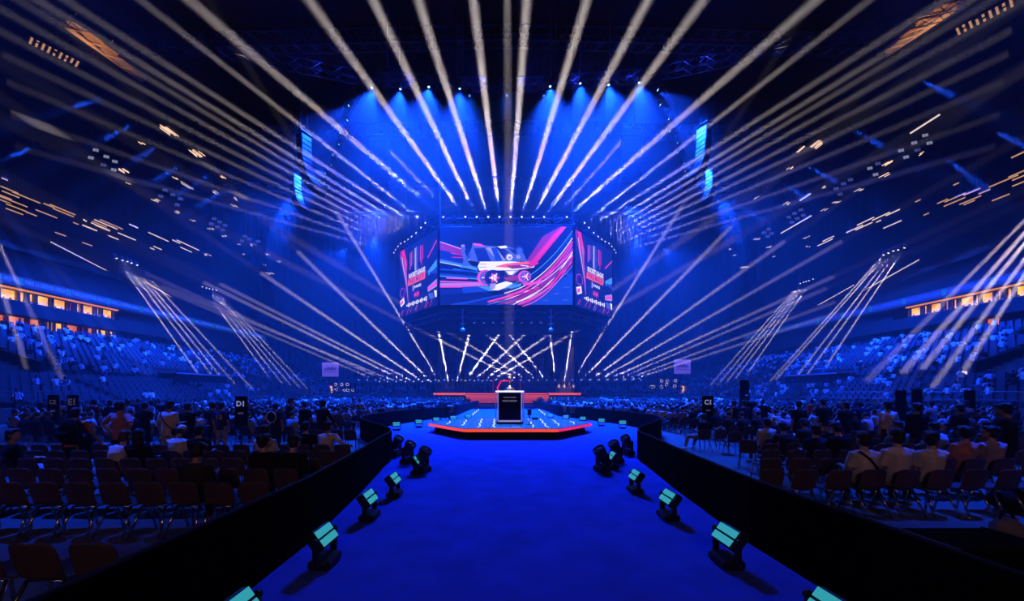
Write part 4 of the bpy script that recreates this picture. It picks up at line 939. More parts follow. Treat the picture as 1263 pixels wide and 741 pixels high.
C_SHELL, C_LEGS, C_FRAME, C_FAR = chair_meshes()
NCH = [0]
def chair(x, y, rz, label, group=None, far=False):
    NCH[0] += 1
    if far:
        o = link('stacking_chair', C_FAR, None, (x, y, .0), (0, 0, rz)); return tag(o, label, 'chair', group)
    t = thing('stacking_chair', label, 'chair', (x, y, .0), rz, group)
    link('seat_shell', C_SHELL, t); link('frame', C_FRAME, t)
    for l in C_LEGS: link('leg', l, t)
    return t

# ================================================================== PEOPLE
skin = mat('skin', (.55, .33, .24), .55); hair_m = mat('hair_black', (.012, .010, .010), .6, noise=.4, nscale=60)
CLO = {k: mat('cloth_' + k, c, .9, noise=.18, nscale=9, spec=.1) for k, c in {'white': (.72, .70, .70), 'black': (.012, .012, .015), 'charcoal': (.035, .035, .045), 'grey': (.17, .17, .19), 'navy': (.025, .03, .09), 'pink': (.62, .28, .32), 'lilac': (.48, .38, .55), 'pale blue': (.42, .55, .75), 'denim': (.16, .22, .38), 'pale jeans': (.4, .46, .55), 'beige': (.55, .45, .36), 'coral': (.7, .25, .16), 'teal': (.08, .35, .38), 'orange': (.95, .16, .03)}.items()}
E_hiv = mat('hi_vis_orange', (1, .12, .02), .6, 0, None)
def capsule(mb, chain, seg=10): mb.loft([(p, r, r) for p, r in chain], seg)
def pose_joints(kind, p):
    J = {}
    if kind == 'stand':
        st_ = p.get('stride', 0)
        J['pel'] = Vector((0, 0, .94)); J['che'] = Vector((0, p.get('lean', 0) * .5, 1.25)); J['nek'] = Vector((0, p.get('lean', 0), 1.46)); 
        for s in (-1, 1):
            J['hip', s] = Vector((s * .095, 0, .90)); J['kne', s] = Vector((s * .11, .03 + s * st_ * .5, .49)); J['ank', s] = Vector((s * .12, -.03 + s * st_, .085 + abs(min(0, s * st_)) * .2))
    else:
        l = p.get('lean', 0)
        J['pel'] = Vector((0, 0, .545)); J['che'] = Vector((p.get('side', 0) * .5, -.05 + l * .5, .85)); J['nek'] = Vector((p.get('side', 0), -.05 + l, 1.06 - abs(l) * .25))
        for s in (-1, 1):
            sp = p.get('spread', .14)
            J['hip', s] = Vector((s * .09, .02, .53)); J['kne', s] = Vector((s * sp, .44, .51)); J['ank', s] = Vector((s * (sp - .01), .44 + p.get('leg', 0), .085))
    n = J['nek']
    for s in (-1, 1):
        sh = n + Vector((s * .185, -.005, -.055)); J['sho', s] = sh
        el, wr = p['arm' + ('L' if s < 0 else 'R')]
        J['elb', s] = sh + Vector((s * el[0], el[1], el[2])); J['wri', s] = J['elb', s] + Vector((s * wr[0], wr[1], wr[2]))
    hd = p.get('head', (0, .03))
    J['hea'] = n + Vector((hd[0], hd[1], .185 - abs(hd[1] - .03) * .35)); J['turn'] = p.get('turn', 0); J['nod'] = p.get('nod', 0)
    return J
DOWN = ((.05, -.03, -.29), (.0, .05, -.25)); LAP = ((.03, .08, -.27), (-.10, .22, .02)); PHONE = ((.03, .06, -.28), (-.10, .19, .12)); KNEE = ((.04, .13, -.25), (-.04, .23, -.08)); HIPS = ((.17, -.07, -.22), (-.14, .07, -.19)); CROSS = ((.05, .03, -.28), (-.22, .17, .06)); RAISE = ((.1, .15, .12), (.0, .1, .24)); BENT = ((.06, -.02, -.28), (-.03, .22, .03)); BACKREST = ((.16, -.04, -.18), (.17, .02, -.05)); REACH = ((.08, .1, -.26), (.06, .14, -.2))
POSES = {
 'sit_lap': ('sit', dict(armL=LAP, armR=LAP)), 'sit_phone': ('sit', dict(armL=PHONE, armR=PHONE, lean=.05, head=(0, .085), nod=.45)),
 'sit_left': ('sit', dict(armL=KNEE, armR=LAP, head=(-.015, .035), turn=.7, side=-.02)), 'sit_right': ('sit', dict(armL=LAP, armR=KNEE, head=(.015, .035), turn=-.7, side=.02)),
 'sit_fwd': ('sit', dict(armL=KNEE, armR=KNEE, lean=.17, head=(0, .07), nod=.25, spread=.19)), 'sit_side': ('sit', dict(armL=LAP, armR=BACKREST, side=.07, turn=-.4, spread=.2, leg=.12)),
 'stand': ('stand', dict(armL=DOWN, armR=DOWN)), 'stand_hips': ('stand', dict(armL=HIPS, armR=HIPS)), 'stand_phone': ('stand', dict(armL=DOWN, armR=BENT, head=(0, .06), nod=.3)),
 'stand_cross': ('stand', dict(armL=CROSS, armR=CROSS, turn=.4)), 'walk': ('stand', dict(armL=DOWN, armR=REACH, stride=.16, lean=.05, turn=.3)), 'stand_raise': ('stand', dict(armL=BENT, armR=RAISE, lean=.03))}
def remeshed(mb, name, vox, m, smooth=3):
    me = bpy.data.meshes.new(name); me.from_pydata(mb.v, [], mb.f); o = bpy.data.objects.new('t', me); COL.objects.link(o)
    r = o.modifiers.new('r', 'REMESH'); r.mode = 'VOXEL'; r.voxel_size = vox
    s = o.modifiers.new('s', 'SMOOTH'); s.iterations = smooth; s.factor = .5
    out = evaluated(o); out.name = name; bpy.data.objects.remove(o); out.materials.clear(); out.materials.append(m)
    out.polygons.foreach_set('use_smooth', [True] * len(out.polygons)); return out
def rot_head(J): return Matrix.Rotation(J['turn'], 3, 'Z') @ Matrix.Rotation(-J['nod'], 3, 'X')
def b_torso(mb, J, g=0.0, seg=14, sleeve=None, hem=None):
    p, c, n = J['pel'], J['che'], J['nek']
    secs = [(p + Vector((0, 0, -.10)) if hem is None else p + Vector((0, 0, hem)), .155 + g, .115 + g), (p + (c - p) * .15, .165 + g, .118 + g), (p + (c - p) * .55, .145 + g * 1.4, .105 + g * 1.3), (c, .168 + g, .118 + g), (c + (n - c) * .55, .178 + g, .108 + g), (n + Vector((0, 0, -.055)), .150 + g, .085 + g), (n + Vector((0, 0, .0)), .075 + g, .065 + g)]
    mb.loft(secs, seg)
def b_arm(mb, J, s, g=0, to=1.0, seg=10):
    sh, e, w_ = J['sho', s], J['elb', s], J['wri', s]
    ch = [(sh + (J['nek'] + Vector((0, 0, -.06)) - sh) * .35, .062 + g), (sh, .058 + g), (sh + (e - sh) * .5, .050 + g * 1.3)]
    if to <= 1: ch.append((sh + (e - sh) * to, .045 + g * 1.5))
    else: ch += [(e, .041 + g), (e + (w_ - e) * .35, .040 + g), (e + (w_ - e) * (to - 1), .029 + g)]
    capsule(mb, ch, seg)
def b_leg(mb, J, s, g=0, to=1.0, seg=10):
    h, k, a = J['hip', s], J['kne', s], J['ank', s]
    capsule(mb, [(h + Vector((0, 0, .03)), .088 + g), (h + (k - h) * .4, .080 + g), (k + (h - k) * .08, .060 + g)] + ([(k, .056 + g), (k + (a - k) * .3, .056 + g), (k + (a - k) * .7, .042 + g), (a + (k - a) * .06, .036 + g)] if to >= 1 else []), seg)
def b_hand(mb, J, s, hi=True):
    e, w_ = J['elb', s], J['wri', s]; d = (w_ - e).normalized()
    x = Vector((1, 0, 0)) - d * d.x
    if x.length < .3: x = Vector((0, 1, 0)) - d * d.y
    x.normalize(); n = d.cross(x)
    mb.loft([(w_ - d * .02, .027, .02), (w_ + d * .03, .038, .017), (w_ + d * .085, .041, .015)], 10, x)
    if hi:
        for i, (o, l) in enumerate(((-.030, .062), (-.010, .075), (.010, .07), (.030, .055))):
            a = w_ + d * .08 + x * o; b = a + d * l * .5 + n * .008; c = b + d * l * .42 + n * .024
            capsule(mb, [(a - d * .01, .0105), (b, .0095), (c, .0085)], 6)
        t = w_ + d * .03 - x * s * .034; capsule(mb, [(t, .013), (t + d * .028 - x * s * .022 + n * .008, .011), (t + d * .055 - x * s * .03 + n * .018, .009)], 6)
def b_head(mb, J, seg=16):
    h = J['hea']; M = rot_head(J); q = lambda x, y, z: h + M @ Vector((x, y, z))
    capsule(mb, [(J['nek'] + Vector((0, 0, -.03)), .062), (J['nek'] + (h - J['nek']) * .35, .054), (h + M @ Vector((0, -.02, -.05)), .056)], 10)
    mb.ball(q(0, -.012, .035), (.078, .098, .085), seg, 10, M); mb.ball(q(0, .022, -.035), (.060, .070, .080), seg, 10, M)
    mb.ball(q(0, .055, -.095), (.030, .030, .022), 8, 6, M); mb.ball(q(0, .098, -.018), (.013, .020, .022), 8, 6, M); mb.ball(q(0, .094, .002), (.010, .014, .03), 8, 6, M)
    mb.ball(q(0, .083, -.06), (.026, .014, .010), 8, 6, M)
    for s in (-1, 1): mb.ball(q(s * .080, -.012, -.01), (.011, .02, .032), 8, 6, M); mb.ball(q(s * .033, .074, .024), (.026, .018, .010), 8, 6, M)
def b_hair(J, style):
    mb = MB(); h = J['hea']; M = rot_head(J); q = lambda x, y, z: h + M @ Vector((x, y, z))
    if style == 'cap':
        mb.lathe([(.094, -.01), (.096, .02), (.088, .065), (.06, .10), (.0, .115)], 16, M, q(0, -.01, .03)); mb.ball(q(0, .11, .035), (.07, .075, .012), 12, 6, M); return mb
    mb.ball(q(0, -.026, .048), (.090, .104, .090), 14, 9, M); mb.ball(q(0, -.048, -.025), (.085, .082, .105), 12, 8, M); mb.ball(q(0, .045, .100), (.068, .045, .032), 10, 6, M)
    for s in (-1, 1): mb.ball(q(s * .075, -.012, .045), (.018, .045, .05), 8, 6, M)
    if style == 'long':
        mb.ball(q(0, -.065, -.10), (.095, .055, .13), 12, 8, M); mb.ball(q(0, -.075, -.19), (.10, .045, .11), 12, 8, M)
    if style == 'full':
        for k in range(18):
            a = PI + (k % 9) * PI / 8; mb.ball(q(.072 * math.cos(a), -.03 + .085 * math.sin(a), (.065 if k < 9 else .0) + .02 * math.sin(k * 1.7)), .036, 8, 6)
    return mb
def b_shoe(mb, J, s):
    a = J['ank', s]; mb.loft([(a + Vector((0, -.075, -.045)), .03, .03), (a + Vector((0, -.02, -.04)), .044, .044), (a + Vector((0, .08, -.05)), .046, .034), (a + Vector((0, .17, -.06)), .04, .022), (a + Vector((0, .20, -.065)), .02, .012)], 10)
ARCH = {}
def archetype(key, long_=False):
    if key in ARCH: return ARCH[key]
    kind, p = POSES[key]; J = pose_joints(kind, p); A = {'J': J}
    mb = MB(); b_torso(mb, J); b_head(mb, J)
    for s in (-1, 1): b_arm(mb, J, s, to=2); b_leg(mb, J, s); b_hand(mb, J, s); mb.ball(J['ank', s] + Vector((0, .03, -.04)), (.035, .09, .035), 8, 6)
    A['body'] = remeshed(mb, 'person', .0095, skin, 2)
    for nm, to in (('tee', .85), ('long', 1.93)):
        mb = MB(); b_torso(mb, J, .017, hem=-.13 if kind == 'stand' else -.04)
        for s in (-1, 1): b_arm(mb, J, s, .014, to)
        A[nm] = remeshed(mb, 'shirt', .016, CLO['white'], 3)
    for nm, to in (('trousers', 1), ('shorts', .5)):
        mb = MB(); mb.loft([(J['pel'] + Vector((0, 0, -.12)), .14, .115), (J['pel'] + Vector((0, 0, 0)), .168, .128), (J['pel'] + Vector((0, 0, .06)), .16, .122)], 14)
        for s in (-1, 1): b_leg(mb, J, s, .014, to)
        A[nm] = remeshed(mb, 'trousers', .016, CLO['black'], 3)
    mb = MB()
    for s in (-1, 1): b_shoe(mb, J, s)
    A['shoes'] = mb.mesh('shoes', CLO['grey'], True)
    for st_ in ('short', 'long_hair', 'full', 'cap'):
        hb = b_hair(J, 'long' if st_ == 'long_hair' else st_); A['hair_' + st_] = remeshed(hb, 'hair', .010, hair_m, 2) if st_ != 'cap' else hb.mesh('cap', CLO['white'], True)
    # far version: one light mesh, slots skin / hair / shirt / trousers
    mb = MB(); mb.mat = 2; b_torso(mb, J, .018, 8, hem=-.12)
    for s in (-1, 1): b_arm(mb, J, s, .015, .9, 6)
    mb.mat = 0
    for s in (-1, 1):
        capsule(mb, [(J['sho', s] + (J['elb', s] - J['sho', s]) * .8, .04), (J['elb', s], .04), (J['wri', s], .028), (J['wri', s] + (J['wri', s] - J['elb', s]).normalized() * .15, .03)], 6)
    h = J['hea']; mb.ball(h + Vector((0, .02, -.01)), (.072, .08, .11), 8, 6); capsule(mb, [(J['nek'] + Vector((0, 0, -.03)), .06), (h, .055)], 6)
    mb.mat = 1; mb.ball(h + Vector((0, -.026, .04)), (.09, .10, .095), 8, 6)
    mb.mat = 3; mb.loft([(J['pel'] + Vector((0, 0, -.12)), .15, .12), (J['pel'] + Vector((0, 0, .06)), .16, .12)], 8)
    for s in (-1, 1): b_leg(mb, J, s, .014, 1, 6)
    A['far'] = mb.mesh('person', [skin, hair_m, CLO['white'], CLO['black']], True)
    ARCH[key] = A; return A
def setmat(o, m, i=0):
    o.material_slots[i].link = 'OBJECT'; o.material_slots[i].material = m
SKINS = [mat('skin_%d' % i, c, .55) for i, c in enumerate([(.60, .38, .28), (.45, .26, .17), (.25, .13, .08), (.66, .45, .35)])]
HAIRS = [hair_m, mat('hair_brown', (.05, .028, .016), .6), mat('hair_dark', (.02, .015, .012), .6)]
def person(key, x, y, rz, label, shirt='white', legs='black', hair='short', sleeve='tee', bottoms='trousers', z=0.0, sc=1.0, sk=0, hm=0, group=None, far=False, cat='person', shoe='grey'):
    A = archetype(key)
    if far:
        o = link('person', A['far'], None, (x, y, z), (0, 0, rz), sc)
        for i, m in enumerate((SKINS[sk], HAIRS[hm], CLO[shirt], CLO[legs])): setmat(o, m, i)
        return tag(o, label, cat, group)
    o = link('person', A['body'], None, (x, y, z), (0, 0, rz), sc); setmat(o, SKINS[sk]); tag(o, label, cat, group)
    setmat(link('shirt', A[sleeve], o), CLO[shirt]); setmat(link('trousers' if bottoms == 'trousers' else 'shorts', A[bottoms], o), CLO[legs])
    c = link('hair' if hair != 'cap' else 'cap', A['hair_' + hair], o)
    if hair != 'cap': setmat(c, HAIRS[hm])
    else:
        hb = MB(); h = A['J']['hea']; hb.ball(h + Vector((0, -.04, .0)), (.082, .075, .085), 10, 8); hb.build('hair', HAIRS[hm], o, True)
    setmat(link('shoes', A['shoes'], o), CLO[shoe]); return o
def XY(px, d): return CX + (px - HX) / F * d

# ---------------------------------------------------------------- near blocks of chairs
LROW = lambda k: (-3.98 - .10 * k, 5.62 + .98 * k)
seated = {}
for k in range(5):
    x0, y = LROW(k); n = int((1.36 * (y + .3) - 3.2) / (.505)) + 1
    for i in range(n):
        chair(x0 - i * .505, y, R.uniform(-.04, .04), 'dark shell chair, %s from the barrier in %s full row left of aisle' % (ordinal(i + 1), ordinal(k + 1)), 'chairs left of the aisle')
for i in range(2): chair(-3.9 - i * .52, 3.45, 0, ['dark shell chair by the barrier in the lone row nearest the camera', 'second dark shell chair from the barrier in the lone row nearest the camera'][i], 'chairs left of the aisle')
chair(-4.94, 3.45, 0, 'third dark shell chair from the barrier in the lone row nearest the camera', 'chairs left of the aisle')
RROW = lambda k: (.715 * (6.3 + 1.07 * k) - .35 + .03, 6.52 + 1.07 * k)
for k in range(7):
    x0, y = RROW(k); n = int((1.41 * (y + .3) - x0) / .575) + 1
    for i in range(n):
        chair(x0 + i * .575, y, R.uniform(-.04, .04), 'dark shell chair, %s from the aisle end in %s row right of aisle' % (ordinal(i + 1), ordinal(k + 1)), 'chairs right of the aisle')
for px, d, rz, lb in ((885, 13.4, .05, 'empty shell chair beside the person sitting alone right of the aisle'), (903, 12.6, -.15, 'empty shell chair askew, second from the person sitting alone right of the aisle'), (922, 10.4, -.5, 'empty shell chair turned sideways in front of the right rows'), (866, 13.3, 0, 'shell chair under the person sitting alone right of the aisle')):
    chair(XY(px, d), d, rz, lb, 'loose chairs right of the aisle')
for i, (px, d) in enumerate([(476, 13.5), (486, 15.2), (499, 14.2), (402, 13.2), (418, 13.2), (434, 13.2), (388, 13.4)]):
    if i < 3: continue
    chair(XY(px, d), d, .1, 'shell chair in the short row beyond the left rows, %s from the barrier' % ordinal(7 - i), 'short chair row left')

LBL = lambda s: s
def sitL(k, i, key, label, **kw):
    x0, y = LROW(k); return person(key, x0 - i * .505, y, kw.pop('rz', 0), label, **kw)
def sitR(k, i, key, label, **kw):
    x0, y = RROW(k); return person(key, x0 + i * .575, y, kw.pop('rz', 0), label, **kw)
def near(k, px, side):
    x0, y = (LROW if side == 'L' else RROW)(k); st_ = -.505 if side == 'L' else .575
    i = round((XY(px, y) - x0) / st_); return max(0, i)
def sp(side, k, px, key, label, **kw): return (sitL if side == 'L' else sitR)(k, near(k, px, side), key, label, **kw)
# left of the aisle
sp('L', 0, 232, 'sit_phone', 'person in a charcoal top sitting alone in the first full row on the left', shirt='charcoal', legs='black', sleeve='long', sk=1)
sp('L', 1, 318, 'sit_right', 'person in a black hoodie turning to a neighbour in the second row left', shirt='black', sleeve='long', hair='full')
sp('L', 1, 352, 'sit_phone', 'short-haired person in black by the barrier in the second row left', shirt='black', legs='black', sleeve='long', sk=3)
sp('L', 3, 320, 'sit_lap', 'person in a white shirt seated behind the black hoodie on the left', shirt='white', hair='full', legs='denim')
sp('L', 3, 222, 'sit_phone', 'person in a white baseball cap and white shirt on the left', shirt='white', hair='cap', legs='denim')
sp('L', 2, 180, 'sit_left', 'long-haired person in a black hooded top on the left', shirt='black', hair='long_hair', sleeve='long', legs='black')
sp('L', 2, 156, 'sit_fwd', 'person in a pale sleeve leaning forward beside the long-haired person', shirt='white', sleeve='long', legs='black', hm=1)
sp('L', 3, 250, 'sit_lap', 'person in a black tee next to the white baseball cap', shirt='black', legs='black')
sp('L', 4, 402, 'sit_side', 'person in a white tee leaning on the chair back by the left barrier', shirt='white', legs='black')
sp('L', 4, 372, 'sit_lap', 'person in a black printed tee beside the leaning white tee', shirt='black', legs='black')
sp('L', 2, 18, 'sit_side', 'person in dark top and pale jeans sitting sideways at the left edge', shirt='black', legs='pale jeans', sleeve='long', rz=-.9)
sp('L', 4, 105, 'sit_side', 'person in dark clothes stretched sideways with legs out behind the empty left chairs', shirt='charcoal', legs='denim', sleeve='long', rz=-.9)
def sd(px, d, key, label, rz=0, **kw): return person(key, XY(px, d), d, rz, label, **kw)
P1 = sd(148, 9.9, 'stand_hips', 'person in a pink tee standing with hands on hips on the left', shirt='pink', legs='black', sc=1.06)
P2 = sd(208, 10.8, 'stand_phone', 'person in a white tee and shorts with a crossbody strap on the left', shirt='white', legs='pale blue', bottoms='shorts', sc=1.06)
P3 = sd(90, 9.0, 'walk', 'person in a coral tee carrying a black backpack on the left', shirt='coral', legs='black', sc=.98, rz=.3)
def bag(px, d, z, sz, label, m=CLO['black'], name='backpack'):
    t = thing(name, label, 'bag', (XY(px, d), d, z))
    MB().loft([((0, 0, -sz), sz * .62, sz * .42), ((0, 0, -sz * .8), sz * .72, sz * .5), ((0, 0, sz * .2), sz * .7, sz * .48), ((0, 0, sz * .8), sz * .5, sz * .38), ((0, 0, sz), sz * .2, sz * .18)], 12).build('body', m, t, True)
    MB().loft([((0, -sz * .45, -sz * .7), sz * .5, sz * .16), ((0, -sz * .5, -sz * .1), sz * .5, sz * .16)], 10).build('front_pocket', m, t, True)
    for s in (-1, 1): MB().path([(s * sz * .4, sz * .35, sz * .8), (s * sz * .45, sz * .75, sz * .3), (s * sz * .45, sz * .5, -sz * .7)], .02).build('strap', m, t)
    return t
bag(84, 8.78, 1.22, .27, 'black backpack worn by the person in the coral tee')
def strap(P_, label, m=CLO['black'], sgn=1, z0=1.47, z1=.98, sc=1.05, y=-.0):
    x, yy = P_.location.x, P_.location.y
    t = thing('crossbody_bag', label, 'bag', (x, yy, 0))
    pts = []
    for i in range(17):
        a = 2 * PI * i / 16; u = math.cos(a); pts.append((sgn * .17 * u * sc, -.15 * math.sin(a) - .01, (z0 + z1) / 2 * sc + (z0 - z1) / 2 * u * sc))
    MB().path(pts, .014).build('strap', m, t); MB().box((-sgn * .22, -.02, (z1 - .05) * sc), (.10, .22, .17), bev=.03).build('pouch', m, t)
strap(P2, 'black crossbody bag on the white tee standing left', sgn=-1)
sd(231, 12.2, 'stand', 'person in black standing right of the crossbody-bag wearer', shirt='black', legs='black', sleeve='long')
P10 = sd(273, 13.0, 'stand', 'person in a dark sports jersey numbered 10 and pale shorts on the left', shirt='navy', legs='pale blue', bottoms='shorts', rz=.1)
q = link('jersey_number', text_mesh('10', .24, mat('number_print', (.6, .65, .75), .7), .002, .006), P10, (0, -.148, 1.24), FACE_CAM)
sd(262, 13.4, 'stand_cross', 'person in black left of the number ten jersey', shirt='black', legs='grey', hair='full')
sd(302, 15.6, 'walk', 'person in dark trousers standing behind the D1 sign', shirt='charcoal', legs='black', sleeve='long')
sd(357, 15.0, 'stand_phone', 'tall person in black from head to foot, seen side-on left of the barrier', shirt='black', legs='black', sleeve='long', rz=-1.1, sc=1.08)
sd(397, 13.6, 'walk', 'person in black with bushy hair walking with arm out near the left barrier', shirt='black', legs='charcoal', sleeve='long', hair='full', rz=-.5, sc=1.04)
sd(376, 14.4, 'stand_phone', 'person in black facing the walker near the left barrier', shirt='black', legs='navy', sleeve='long', rz=1.2)
P11 = sd(340, 13.6, 'stand', 'person in navy wearing a round pack with a bright reflective ring', shirt='navy', legs='black', rz=.1, sc=.97)
t = thing('round_backpack', 'round dark backpack with a pale reflective ring on the back', 'bag', (P11.location.x, P11.location.y - .19, 1.22))
MB().ball((0, 0, 0), (.2, .1, .24), 14, 10).build('body', CLO['black'], t, True); mb = MB()
for i in range(16): 
    a = 2 * PI * i / 16; b = 2 * PI * (i + 1) / 16; mb.tube((.17 * math.cos(a), -.075, .2 * math.sin(a)), (.17 * math.cos(b), -.075, .2 * math.sin(b)), .018, seg=6)
mb.build('reflective_ring', mat('reflective', (.8, .85, .5), .3), t)
sd(244, 12.3, 'stand_phone', 'person in a white tee bending beside the black-clad group on the left', shirt='white', legs='black', sc=.86)
sd(136, 16.5, 'stand', 'slim person in black standing far behind the pink tee', shirt='black', legs='black', sleeve='long')
sd(158, 16.8, 'stand', 'person in pale blue standing far behind the pink tee', shirt='pale blue', legs='denim')
sd(117, 17.5, 'stand', 'steward in an orange vest between the black signs on the left', shirt='orange', legs='black')
sd(178, 13.2, 'stand_cross', 'person in a black top standing between the pink tee and the crossbody wearer', shirt='black', legs='black', hair='full')
# right of the aisle
PR1 = sp('R', 0, 1074, 'sit_lap', 'person in white tee with dark strap across the back, first right row', shirt='white', legs='denim', sc=1.04)
sp('R', 0, 1117, 'sit_lap', 'broad person in a plain white tee in the middle of the first right row', shirt='white', legs='black', sc=1.08, sk=3)
sp('R', 0, 1153, 'sit_right', 'person in a white tee with dark back print in the first right row', shirt='white', legs='black', hair='full', sc=1.05)
t = link('back_print', None)
bpy.data.objects.remove(t)
sp('R', 1, 1172, 'sit_lap', 'person in a pink tee in the second right row', shirt='pink', legs='black', hair='full', sc=1.04)
sp('R', 1, 1210, 'sit_left', 'person in a lilac tee near the right end of the second row', shirt='lilac', legs='black', hair='full', sc=1.04)
sp('R', 2, 1040, 'sit_phone', 'person in black seated third row right behind the strap wearer', shirt='black', legs='black', sc=1.05)
sp('R', 2, 1005, 'sit_lap', 'person in a navy tee two rows behind the empty right chairs', shirt='navy', legs='black')
sp('R', 3, 972, 'sit_fwd', 'person in a black patterned top bending forward on the right', shirt='charcoal', legs='black')
sp('R', 4, 946, 'sit_lap', 'person in a white tee at the aisle end of the rear right rows', shirt='white', legs='denim')
sp('R', 4, 985, 'sit_phone', 'person in a charcoal tee beside the white tee in the rear right rows', shirt='charcoal', legs='black')
sp('R', 3, 1012, 'sit_lap', 'person in a dark tee leaning in the fourth right row', shirt='black', legs='black', hair='full')
sp('R', 3, 1100, 'sit_left', 'person in a teal tee with a raised arm in the fourth right row', shirt='teal', legs='black')
sp('R', 3, 1170, 'sit_fwd', 'person in a pale blue tee bending in the fourth right row', shirt='pale blue', legs='black', hair='full')
sp('R', 3, 1207, 'sit_lap', 'person in a grey tee toward the right end of the fourth row', shirt='grey', legs='black')
person('sit_side', XY(866, 13.3), 13.3, .35, 'person in a black tee and pale jeans sitting alone right of the aisle', 'black', 'pale jeans', shoe='white')
sd(985, 13.2, 'stand', 'person in a black tee standing behind the rear right rows', shirt='black', legs='black', sc=1.03)
sd(1016, 13.8, 'stand_phone', 'person in a black printed tee and tan trousers standing on the right', shirt='black', legs='beige', sc=1.06)
sd(1095, 11.6, 'stand', 'person in a loose white tee standing on the right', shirt='white', legs='black', sc=1.04)
sd(1043, 13.4, 'stand_cross', 'person in black standing left of the loose white tee', shirt='black', legs='black', sleeve='long')
sd(1133, 10.6, 'walk', 'person in black bending over the rows on the right', shirt='black', legs='black', sleeve='long', rz=-.3, hair='full', sc=1.02)
sd(1243, 8.1, 'stand_phone', 'large person in black standing at the right edge', shirt='black', legs='black', sleeve='long', rz=.5, sc=1.06, hair='full')
sd(1186, 10.9, 'stand_raise', 'person in black with an arm raised behind the right rows', shirt='black', legs='black', sleeve='long')
PO = sd(905, 16.0, 'stand_cross', 'steward in black with an orange sleeve panel standing by the loose right chairs', shirt='black', legs='black', sleeve='long')
MB().loft([((-.14, -.03, 1.4), .07, .09), ((-.17, -.04, 1.2), .07, .1), ((-.15, -.05, 1.02), .06, .08)], 10).build('vest_panel', CLO['orange'], PO, True)
sd(918, 16.3, 'stand', 'person in dark coat beside the orange-panelled steward', shirt='charcoal', legs='black', sleeve='long')
sd(922, 19, 'stand', 'tall person in black standing behind the stewards on the right', shirt='black', legs='black', sleeve='long', sc=1.12)
sd(1001, 20, 'stand', 'steward in a red-orange vest standing far back on the right', shirt='orange', legs='black')
sd(1150, 15.5, 'stand_raise', 'person in pale blue holding up a phone far right', shirt='pale blue', legs='black'); sd(1192, 15.5, 'stand', 'person in a pale tee standing by the right-hand black signs', shirt='pale blue', legs='denim')
t = thing('crossbody_strap', 'dark strap worn across the white tee in the first right row', 'bag', (PR1.location.x, PR1.location.y, 0))
MB().path([(-.16, -.13, 1.10), (-.05, -.20, .98), (.08, -.205, .82), (.17, -.15, .66)], .016).build('strap', CLO['black'], t); MB().box((.2, .02, .6), (.1, .2, .16), bev=.03).build('pouch', CLO['black'], t)
# print on the white tee
# things on the floor at the right edge
t = thing('duffel_bag', 'round black duffel bag on the floor beside the right end chairs', 'bag', (XY(1247, 6.6), 6.6, 0)); MB().ball((0, 0, .2), (.34, .24, .2), 16, 10).build('body', CLO['black'], t, True); MB().path([(-.15, 0, .36), (-.08, 0, .46), (.08, 0, .46), (.15, 0, .36)], .015).build('handle', CLO['black'], t)
t = thing('flight_case', 'black flight case on the floor at the lower right corner', 'case', (4.55, 3.9, 0)); MB().box((0, 0, .3), (1.0, .6, .56), bev=.03).build('body', fabric_black, t)
for sx in (-.5, .5): MB().box((sx, 0, .3), (.03, .62, .58)).build('edge_trim', steel, t)
for sx in (-.4, .4):
    for sy in (-.22, .22): MB().tube((sx - .02, sy, .025), (sx + .02, sy, .025), .025, seg=8).build('caster', black, t)
t = thing('camera_bag', 'grey fabric bag standing on the black flight case', 'bag', (5.25, 4.15, .0)); MB().loft([((0, 0, .0), .15, .11), ((0, 0, .35), .17, .13), ((0, 0, .62), .15, .11), ((0, 0, .7), .08, .06)], 12).build('body', CLO['grey'], t, True); MB().path([(-.08, 0, .69), (-.05, 0, .78), (.05, 0, .78), (.08, 0, .69)], .013).build('handle', CLO['black'], t)
t['label'] = 'grey fabric bag standing on the floor at the right edge behind the flight case'

# ---------------------------------------------------------------- black section signs
E_sg = mat('sign_letter', (.6, .62, .7), .5, 0, (.20, .22, .36), .8); E_sgd = mat('sign_letter_dim', (.3, .25, .22), .5, 0, (.05, .04, .05), .6)
def totem(px, d, text, wd, z0, z1, label, m=E_sg):
    t = thing('section_sign', label, 'sign', (XY(px, d), d, 0)); MB().box((0, 0, (z0 + z1) / 2), (wd, .06, z1 - z0), bev=.015).build('panel', fabric_black, t)
    MB().tube((0, .02, .02), (0, .02, z0 + .1), .03, seg=8).lathe([(.25, 0), (.25, .03), (.05, .05)], 14).build('stand', black, t)
    if text:
        me = text_mesh(text, .30, m, .002, .012); w0 = max(v.co.x for v in me.vertices) - min(v.co.x for v in me.vertices); q = link('lettering', me, t, (0, -.034, z1 - .3), FACE_CAM); q.scale = (min(1.6, wd * .62 / w0),) * 3
        MB().box((0, -.033, z1 - .66), (.2, .004, .07)).build('small_mark', E_sgd, t)
totem(297.5, 14.4, 'D1', .48, .75, 1.96, 'black upright section sign reading D1')
totem(66, 15.5, 'C2', .46, .8, 2.0, 'black upright section sign with dim C2 on the left', E_sgd)
totem(90, 15.5, 'E1', .46, .8, 2.0, 'black upright section sign with dim E1 beside the C2 sign', E_sgd)
totem(873, 17, 'C1', .5, .8, 1.95, 'black upright section sign reading C1 right of the platform')
totem(1111, 16.5, None, .46, .9, 2.2, 'blank-looking black sign panel, left one of the right-hand cluster'); totem(1131, 16.8, None, .46, .9, 2.25, 'blank-looking black sign panel, middle one of the right-hand cluster'); totem(1196, 16, None, .46, .9, 2.2, 'blank-looking black sign panel, outermost of the right-hand cluster')
totem(918, 24, None, .6, .9, 2.9, 'tall black panel behind the stewards on the right')

